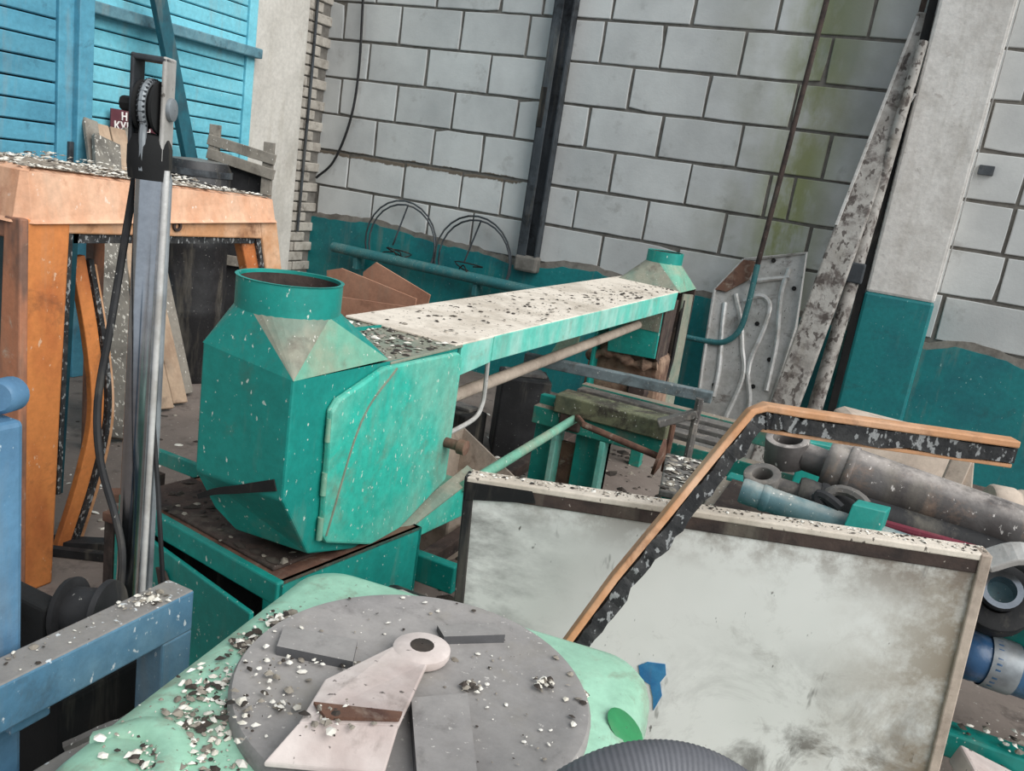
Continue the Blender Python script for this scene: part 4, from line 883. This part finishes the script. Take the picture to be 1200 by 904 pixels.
# goods behind the cylinders
tb = thing('stand_table', 'low dark stand behind the hydraulic cylinders', 'stand', (.3, 3.0, 0))
MB().bb(-.05, 1.2, 2.62, 3.35, .78, .83).build('top', m_rust_dark, tb, bevel=.005)
for x in (-.02, 1.17):
    for y in (2.65, 3.32): MB().bb(x - .025, x + .025, y - .025, y + .025, 0, .78).build('leg', m_green, tb)
o = MB().prism([(-.03, 3.04, .83), (.36, 3.20, .83), (.345, 3.22, .955), (.03, 3.10, .985), (-.0, 3.08, .97)], (-.1, .28, .012)).build('beige_carton', m_beige, bevel=.01); tag(o, 'flat dusty beige carton behind the thick cylinder', 'carton')
for i, (p0, p1, wd, lab) in enumerate([((.305, 2.98, .83), (.325, 3.0, .99), .06, 'short dusty wooden stub left of the tan roll'), ((.372, 3.0, .83), (.335, 3.02, 1.04), .035, 'taller dusty wooden stub tilted behind the short one')]):
    tag(MB().sweep([p0, p1], wd, .03, (0, 1, 0)).build('wood_stub', m_beige, bevel=.004), lab, 'wood', 'wood stubs on the stand')
rl = thing('tan_roll', 'dusty tan drum-shaped filter at the right edge', 'filter', (.45, 2.62, .83))
MB().lathe([(.001, 0), (.065, 0), (.07, .006), (.07, .06), (.066, .065), (.066, .075), (.07, .08), (.07, .15), (.001, .155)], (.375, 2.60, .955), (1, .25, 0), 24).build('drum', m_beige, rl, smooth=True)
MB().bb(.36, .56, 2.57, 2.68, .83, .89).build('cradle', m_rust, rl, bevel=.01)
b = MB(); rj = random.Random(12)
for i in range(7):
    b.sweep(bez([(.30 + rj.random() * .3, 2.45 + rj.random() * .1, .90 + rj.random() * .1) for _ in range(4)], 5), .02, .006)
tag(b.build('strap_tangle', m_beige), 'tangle of dusty beige straps under the tan filter', 'strap', kind='stuff')

# ================================================================== TANK WITH LID (foreground)
tk = thing('plastic_tank', 'pale green plastic tank with a round grey lid in the foreground', 'tank', (-.43, .80, 0))
R8 = rotz(8); tc = V((-.43, .80, 0))
def rrect(hx, hy, r, n=6):
    out = []
    for cx, cy, a0 in ((hx - r, hy - r, 0), (-hx + r, hy - r, 90), (-hx + r, -hy + r, 180), (hx - r, -hy + r, 270)):
        for i in range(n + 1):
            a = math.radians(a0 + 90 * i / n); out.append((cx + r * math.cos(a), cy + r * math.sin(a)))
    return out
b = MB(); rings = []
for hx_, hy_, r_, z in ((.295, .305, .07, 0), (.295, .305, .07, .92), (.293, .303, .07, .95), (.285, .296, .065, .972), (.272, .284, .06, .987), (.25, .265, .06, .995), (.10, .10, .05, 1.0)):
    rings.append([tc + R8 @ V((x, y, z)) for x, y in rrect(hx_, hy_, r_)])
n = len(rings[0]); vs = [p for r_ in rings for p in r_]
fs = [(i * n + j, i * n + (j + 1) % n, (i + 1) * n + (j + 1) % n, (i + 1) * n + j) for i in range(len(rings) - 1) for j in range(n)] + [tuple(range(n)), tuple(range((len(rings) - 1) * n, len(rings) * n))]
b.add(vs, fs); b.build('body', m_tank, tk, smooth=True)
lc = V((-.424, .828, 0))
lid = MB().lathe([(.223, .985), (.225, 1.0), (.225, 1.012), (.221, 1.018), (.205, 1.0185), (.203, 1.0175), (.001, 1.020)], lc, seg=64).build('lid', m_lid, tk, smooth=True)
lid['label'] = 'grey round screw lid with raised grips'
def grip(pts, h0, h1):
    """wedge: pts are the four floor corners, first edge tall"""
    z = 1.017; vs = [V((x, y, z)) for x, y in pts] + [V((pts[0][0], pts[0][1], z + h0)), V((pts[1][0], pts[1][1], z + h0)), V((pts[2][0], pts[2][1], z + h1)), V((pts[3][0], pts[3][1], z + h1))]
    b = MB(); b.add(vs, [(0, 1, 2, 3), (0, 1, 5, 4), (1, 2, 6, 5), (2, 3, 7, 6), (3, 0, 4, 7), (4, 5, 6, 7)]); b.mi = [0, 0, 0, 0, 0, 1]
    return b.build('grip', [m_lidside, m_lid], lid)
grip([(-.597, .768), (-.502, .800), (-.53, .85), (-.625, .815)], .014, .010)
grip([(-.44, .925), (-.375, .985), (-.405, 1.01), (-.465, .95)], .014, .010)
grip([(-.40, .775), (-.35, .825), (-.27, .70), (-.32, .66)], .020, .020)
MB().lathe([(.001, .002), (.026, .002), (.03, 0)], (-.178, .955, .986), (.5, .05, .85), 20).build('pocket', m_tankpocket, tk, smooth=True)
b = MB(); b.tube(bez([tc + R8 @ V((.262, -.02, .93)), tc + R8 @ V((.275, .03, .95)), tc + R8 @ V((.262, .09, .94))], 5), .022, 12, ell=1.4); b.build('moulded_handle', m_tank, tk, smooth=True)
b = MB(); b.tube(bez([tc + R8 @ V((-.27, -.20, .965)), tc + R8 @ V((-.22, -.17, .982)), tc + R8 @ V((-.17, -.20, .98)), tc + R8 @ V((-.16, -.28, .97))], 6), .026, 12); b.build('moulded_ridge', m_tank, tk, smooth=True)

am = thing('lever_plate', 'dusty pinkish metal lever with round hub lying on the grey lid', 'lever', (-.44, .8, 1.02))
hub = V((-.446, .875, 1.024))
b = MB(); b.lathe([(.001, 0), (.036, 0), (.038, .004), (.038, .012), (.03, .016), (.001, .016)], hub, seg=28); hb = b.build('hub', m_arm, am, smooth=True)
MB().lathe([(.001, .0), (.016, .0), (.016, .0165), (.001, .018)], hub, seg=16).build('bore', m_chipd, hb, smooth=True)
MB().prism([(-.478, .862, 1.028), (-.423, .852, 1.028), (-.372, .70, 1.05), (-.46, .64, 1.05), (-.497, .735, 1.036)], (0, 0, .007)).build('arm_plate', m_arm, am, bevel=.002)
MB().prism([(-.372, .70, 1.05), (-.46, .64, 1.05), (-.47, .60, 1.022), (-.36, .66, 1.022)], (0, 0, .007)).build('bent_end', m_arm, am, bevel=.002)
MB().prism([(-.44, .66, 1.057), (-.375, .705, 1.057), (-.38, .72, 1.055), (-.468, .675, 1.055)], (0, 0, .004)).build('rust_strip', m_rust, am)

def lid_pt(r):
    a = r.random() * 6.283; q_ = .22 * math.sqrt(r.random()); return (lc.x + q_ * math.cos(a), lc.y + q_ * math.sin(a), 1.021)
chips('lid_droppings', 'white and grey droppings scattered over the grey lid', lid_pt, 170, .001, .007, [m_chipw, m_chipg, m_chipd], .4, None, 61)
cl = [(-.60, .66, .05), (-.63, .70, .03), (-.655, .79, .025), (-.57, .60, .05), (-.54, .565, .05), (-.61, .60, .05), (-.665, .86, .02), (-.25, .97, .008), (-.50, .56, .05)]
def tank_pt(r):
    x, y, s_ = r.choice(cl); return (x + r.gauss(0, s_ * .6), y + r.gauss(0, s_ * .6), .999)
def tank_pt2(r):
    for _ in range(50):
        p = tank_pt(r)
        l = R8.inverted() @ (V(p) - V((tc.x, tc.y, 0)))
        if abs(l.x) < .262 and abs(l.y) < .28 and (p[0] - lc.x) ** 2 + (p[1] - lc.y) ** 2 > .226 ** 2: return p
    return (-.66, .9, .993)
chips('tank_droppings', 'thick crust of white droppings on the tank top left of the lid', tank_pt2, 900, .0015, .0085, [m_chipw, m_chipg, m_chipd], .6, None, 62)
cl2 = [(-.545, .79, .02), (-.585, .73, .03), (-.53, .70, .03), (-.29, .925, .014), (-.36, .86, .012), (-.435, .88, .012), (-.44, .66, .03), (-.55, .655, .03), (-.485, .80, .02)]
def lid_pt2(r):
    x, y, s_ = r.choice(cl2); return (x + r.gauss(0, s_ * .6), y + r.gauss(0, s_ * .6), 1.024 if (x, y) != (-.44, .66) else 1.06)
chips('lid_clumps', 'clumps of white droppings on the lid and lever', lid_pt2, 330, .0012, .0075, [m_chipw, m_chipg, m_chipd], .6, None, 63)

# corrugated hose right at the bottom edge
hs_ = bez([(-.185, .50, 1.02), (-.16, .535, 1.13), (-.116, .559, 1.193), (-.071, .583, 1.213), (-.026, .600, 1.205), (.02, .612, 1.17), (.06, .62, 1.08), (.08, .62, .9), (.09, .62, .5), (.09, .62, .0)], 60)
b = MB(); b.tube(hs_, [.031 if (i // 2) % 2 else .0306 for i in range(len(hs_))], 24)
tag(b.build('corrugated_hose', m_hose, smooth=True), 'thick grey ribbed hose arching at the bottom edge', 'hose')

# ================================================================== BLUE FRAME, MAST, WINCH (left foreground)
bf = thing('blue_frame', 'blue steel frame of square tube at the lower left', 'frame', (-.96, .8, 0))
MB().bb(-.985, -.926, .30, .962, .834, .909).build('beam', m_blue, bf, bevel=.004)
MB().bb(-.985, -.926, .900, .962, 0, .836).build('leg', m_blue, bf, bevel=.004)
MB().bb(-1.075, -1.012, .66, .72, 0, 1.235).build('upright', m_bluelight, bf, bevel=.008)
b = MB(); b.lathe([(.001, -.0), (.024, 0), (.024, .03), (.019, .036), (.001, .037)], (-1.050, .728, 1.262), (.4, -.8, .1), 20); b.build('pivot_boss', m_bluelight, bf, smooth=True)
MB().bb(-1.095, -.95, .66, .72, .80, .835).build('tie_plate', m_blue, bf, bevel=.004)
MB().bb(-.985, -.93, .42, .90, .62, .69).build('lower_beam', m_blue, bf, bevel=.004)
MB().tube([(-.92, .50, .80), (-.80, .60, .70)], .012, 10).build('pin_rod', m_scrapgrey, bf, smooth=True)
MB().bb(-1.0, -.94, .35, .90, .10, .62).build('shade_fill', m_dark, bf)  # dark box added to stand for the shadow below the beam
b = MB(); b.tube(bez([(-.92, .72, .76), (-.86, .78, .79), (-.82, .80, .72)], 6), .008, 6); tag(b.build('loose_wire', m_scrapgrey, smooth=True), 'thin grey wire loop between blue frame and tank', 'wire')
o = MB().sweep([(-.99, 1.02, .45), (-.905, 1.0, .745)], .03, .012, (0, -1, 0)).build('yellow_strip', m_yellow, bevel=.002); tag(o, 'small yellow strip beside the blue frame leg', 'strip')
def bf_pt(r): return (-.98 + r.random() * .05, .62 + r.random() * .33, .911)
chips('frame_droppings', 'white droppings on the blue beam', bf_pt, 50, .001, .007, [m_chipw, m_chipg, m_chipd], .4, None, 71)
def bf_pt2(r): return (-.955 + r.gauss(0, .012), .885 + r.gauss(0, .02), .913)
chips('frame_clump', 'cream-coloured clump of droppings near the blue beam end', bf_pt2, 60, .0015, .008, [m_chipw, m_chipg], .6, None, 72)

ms = thing('lift_mast', 'chrome hydraulic lift mast with pulley head beside the orange cab', 'mast', (-1.225, 1.1, 0))
mb_, mt_ = V((-1.222, 1.1, .55)), V((-1.214, 1.1, 1.60))
MB().tube([mb_ + V((-.008, 0, 0)), mt_ + V((-.004, 0, 0))], .026, 28).build('chrome_rod', m_chrome, ms, smooth=True)
MB().tube([mb_ + V((.020, .006, .1)), mt_ + V((.024, .006, -.03))], .006, 10).build('edge_glint', m_silverhi, ms, smooth=True)  # bright tube drawn as the white highlight along the rod's right edge
MB().tube([mb_ + V((-.036, .006, .1)), mt_ + V((-.032, .006, -.03))], .005, 8).build('side_line', m_steelgrey, ms, smooth=True)
hd_c = V((-1.225, 1.1, 1.585))
MB().lathe([(.001, -.035), (.034, -.035), (.037, -.01), (.037, .02), (.03, .04), (.001, .045)], hd_c, seg=22).build('gland_collar', m_dark, ms, smooth=True)
Rm = rotz(25)
def hbox(name, c, size, mat, bev=.003, parent=None):
    return MB().box(hd_c + Rm @ V(c), size, Rm).build(name, mat, parent or ms, bevel=bev)
hbox('cheek_plate', (.027, 0, .085), (.008, .044, .175), m_silver)
hbox('cheek_plate', (-.027, 0, .085), (.008, .044, .175), m_darksteel)
hbox('head_bridge', (0, 0, .167), (.062, .044, .010), m_darksteel)
hbox('head_base', (0, 0, .012), (.05, .044, .035), m_dark)
pc = hd_c + Rm @ V((0, 0, .088)); pa = Rm @ V((1, 0, 0))
pw = MB(); pw.lathe([(.001, -.017), (.044, -.017), (.044, -.012), (.036, -.008), (.036, .008), (.044, .012), (.044, .017), (.001, .017)], pc, pa, 32); pu = pw.build('pulley', m_dark, ms, smooth=True)
MB().lathe([(.001, .030), (.019, .030), (.020, .033), (.019, .038), (.012, .040), (.001, .040)], pc, pa, 24).build('pin_head', m_steelgrey, ms, smooth=True)
MB().lathe([(.001, -.052), (.012, -.052), (.013, -.048), (.013, -.031), (.001, -.031)], pc, pa, 8).build('pin_nut', m_dark, ms)
rope = []
for i in range(13):
    a = PI * (1.25 - 1.5 * i / 12); rope.append(pc + (Rm @ V((0, 1, 0))) * (.042 * math.cos(a)) + V((0, 0, .042 * math.sin(a))))
fr = rope[0]
b = MB(); b.tube([hd_c + Rm @ V((0, -.030, -.02)), hd_c + Rm @ V((0, -.032, .04))] + rope + [V((-1.22, 1.14, 1.55)), V((-1.22, 1.14, .7))], .0065, 8)
b.build('wire_rope', m_steelgrey, ms, smooth=True)
b = MB()
for i in range(26):
    t = i / 25; a = PI * (1.25 - 1.5 * t); c = pc + (Rm @ V((0, 1, 0))) * (.0455 * math.cos(a)) + V((0, 0, .0455 * math.sin(a)))
    b.box(c, (.013, .003, .003), Rm @ Matrix.Rotation(.6 + a, 3, 'X'))
b.build('rope_strands', m_darksteel, pu)
MB().bb(-1.30, -1.15, 1.03, 1.17, 0, .56).build('mast_base', m_dark, ms, bevel=.01)

cbl = bez([(-1.274, 1.123, 1.606), (-1.262, 1.091, 1.469), (-1.246, 1.049, 1.288), (-1.234, 1.017, 1.152), (-1.205, 1.002, 1.049), (-1.165, 1.005, .95), (-1.145, 1.005, .88), (-1.145, 1.0, .78), (-1.15, .98, .55)], 6)
tag(MB().tube(cbl, .0068, 8).build('black_hose', m_black, smooth=True), 'black hydraulic hose bowing out left of the chrome mast', 'hose')
tag(MB().tube([(-1.222, 1.13, 1.30), (-1.212, 1.12, 1.12), (-1.188, 1.12, .97), (-1.160, 1.12, .76), (-1.15, 1.12, .56)], .0045, 8).build('thin_cable', m_black, smooth=True), 'thin black cable running down right of the chrome mast', 'cable')

wn = thing('winch', 'black winch drum on a dark base behind the blue beam', 'winch', (-1.2, .92, 0))
MB().lathe([(.001, -.04), (.06, -.04), (.062, -.03), (.045, -.028), (.045, .028), (.062, .03), (.06, .04), (.001, .04)], (-1.135, .93, .80), (.9, .35, .1), 30).build('drum', m_black, wn, smooth=True)
MB().lathe([(.001, .04), (.02, .04), (.02, .055), (.001, .055)], (-1.24, .87, .80), (.5, -.8, .1), 14).build('shaft_end', m_steelgrey, wn, smooth=True)
MB().bb(-1.32, -1.03, .80, 1.02, 0, .74).build('base', m_dark, wn, bevel=.01)
MB().bb(-1.50, -1.16, .86, .90, .60, .83).build('side_plate', m_dark, wn, bevel=.006)

# ================================================================== LOOSE DEBRIS ON THE FLOOR
def floor_pt(r):
    return (r.uniform(-3.9, -1.6), r.uniform(1.9, 5.2), .001)
chips('floor_debris', 'white and grey crumbs scattered over the floor', floor_pt, 500, .006, .035, [m_chipw, m_chipg, m_chipd], .3, None, 81)
def floor_pt3(r): return (r.uniform(-1.7, -.2), r.uniform(2.3, 5.4), .001)
chips('floor_rubble', 'dark rubble on the floor beneath the machine', floor_pt3, 350, .01, .06, [m_chipd, m_chipg, m_chipd], .5, None, 82)

for o in bpy.data.objects:
    if '_org' in o: del o['_org']
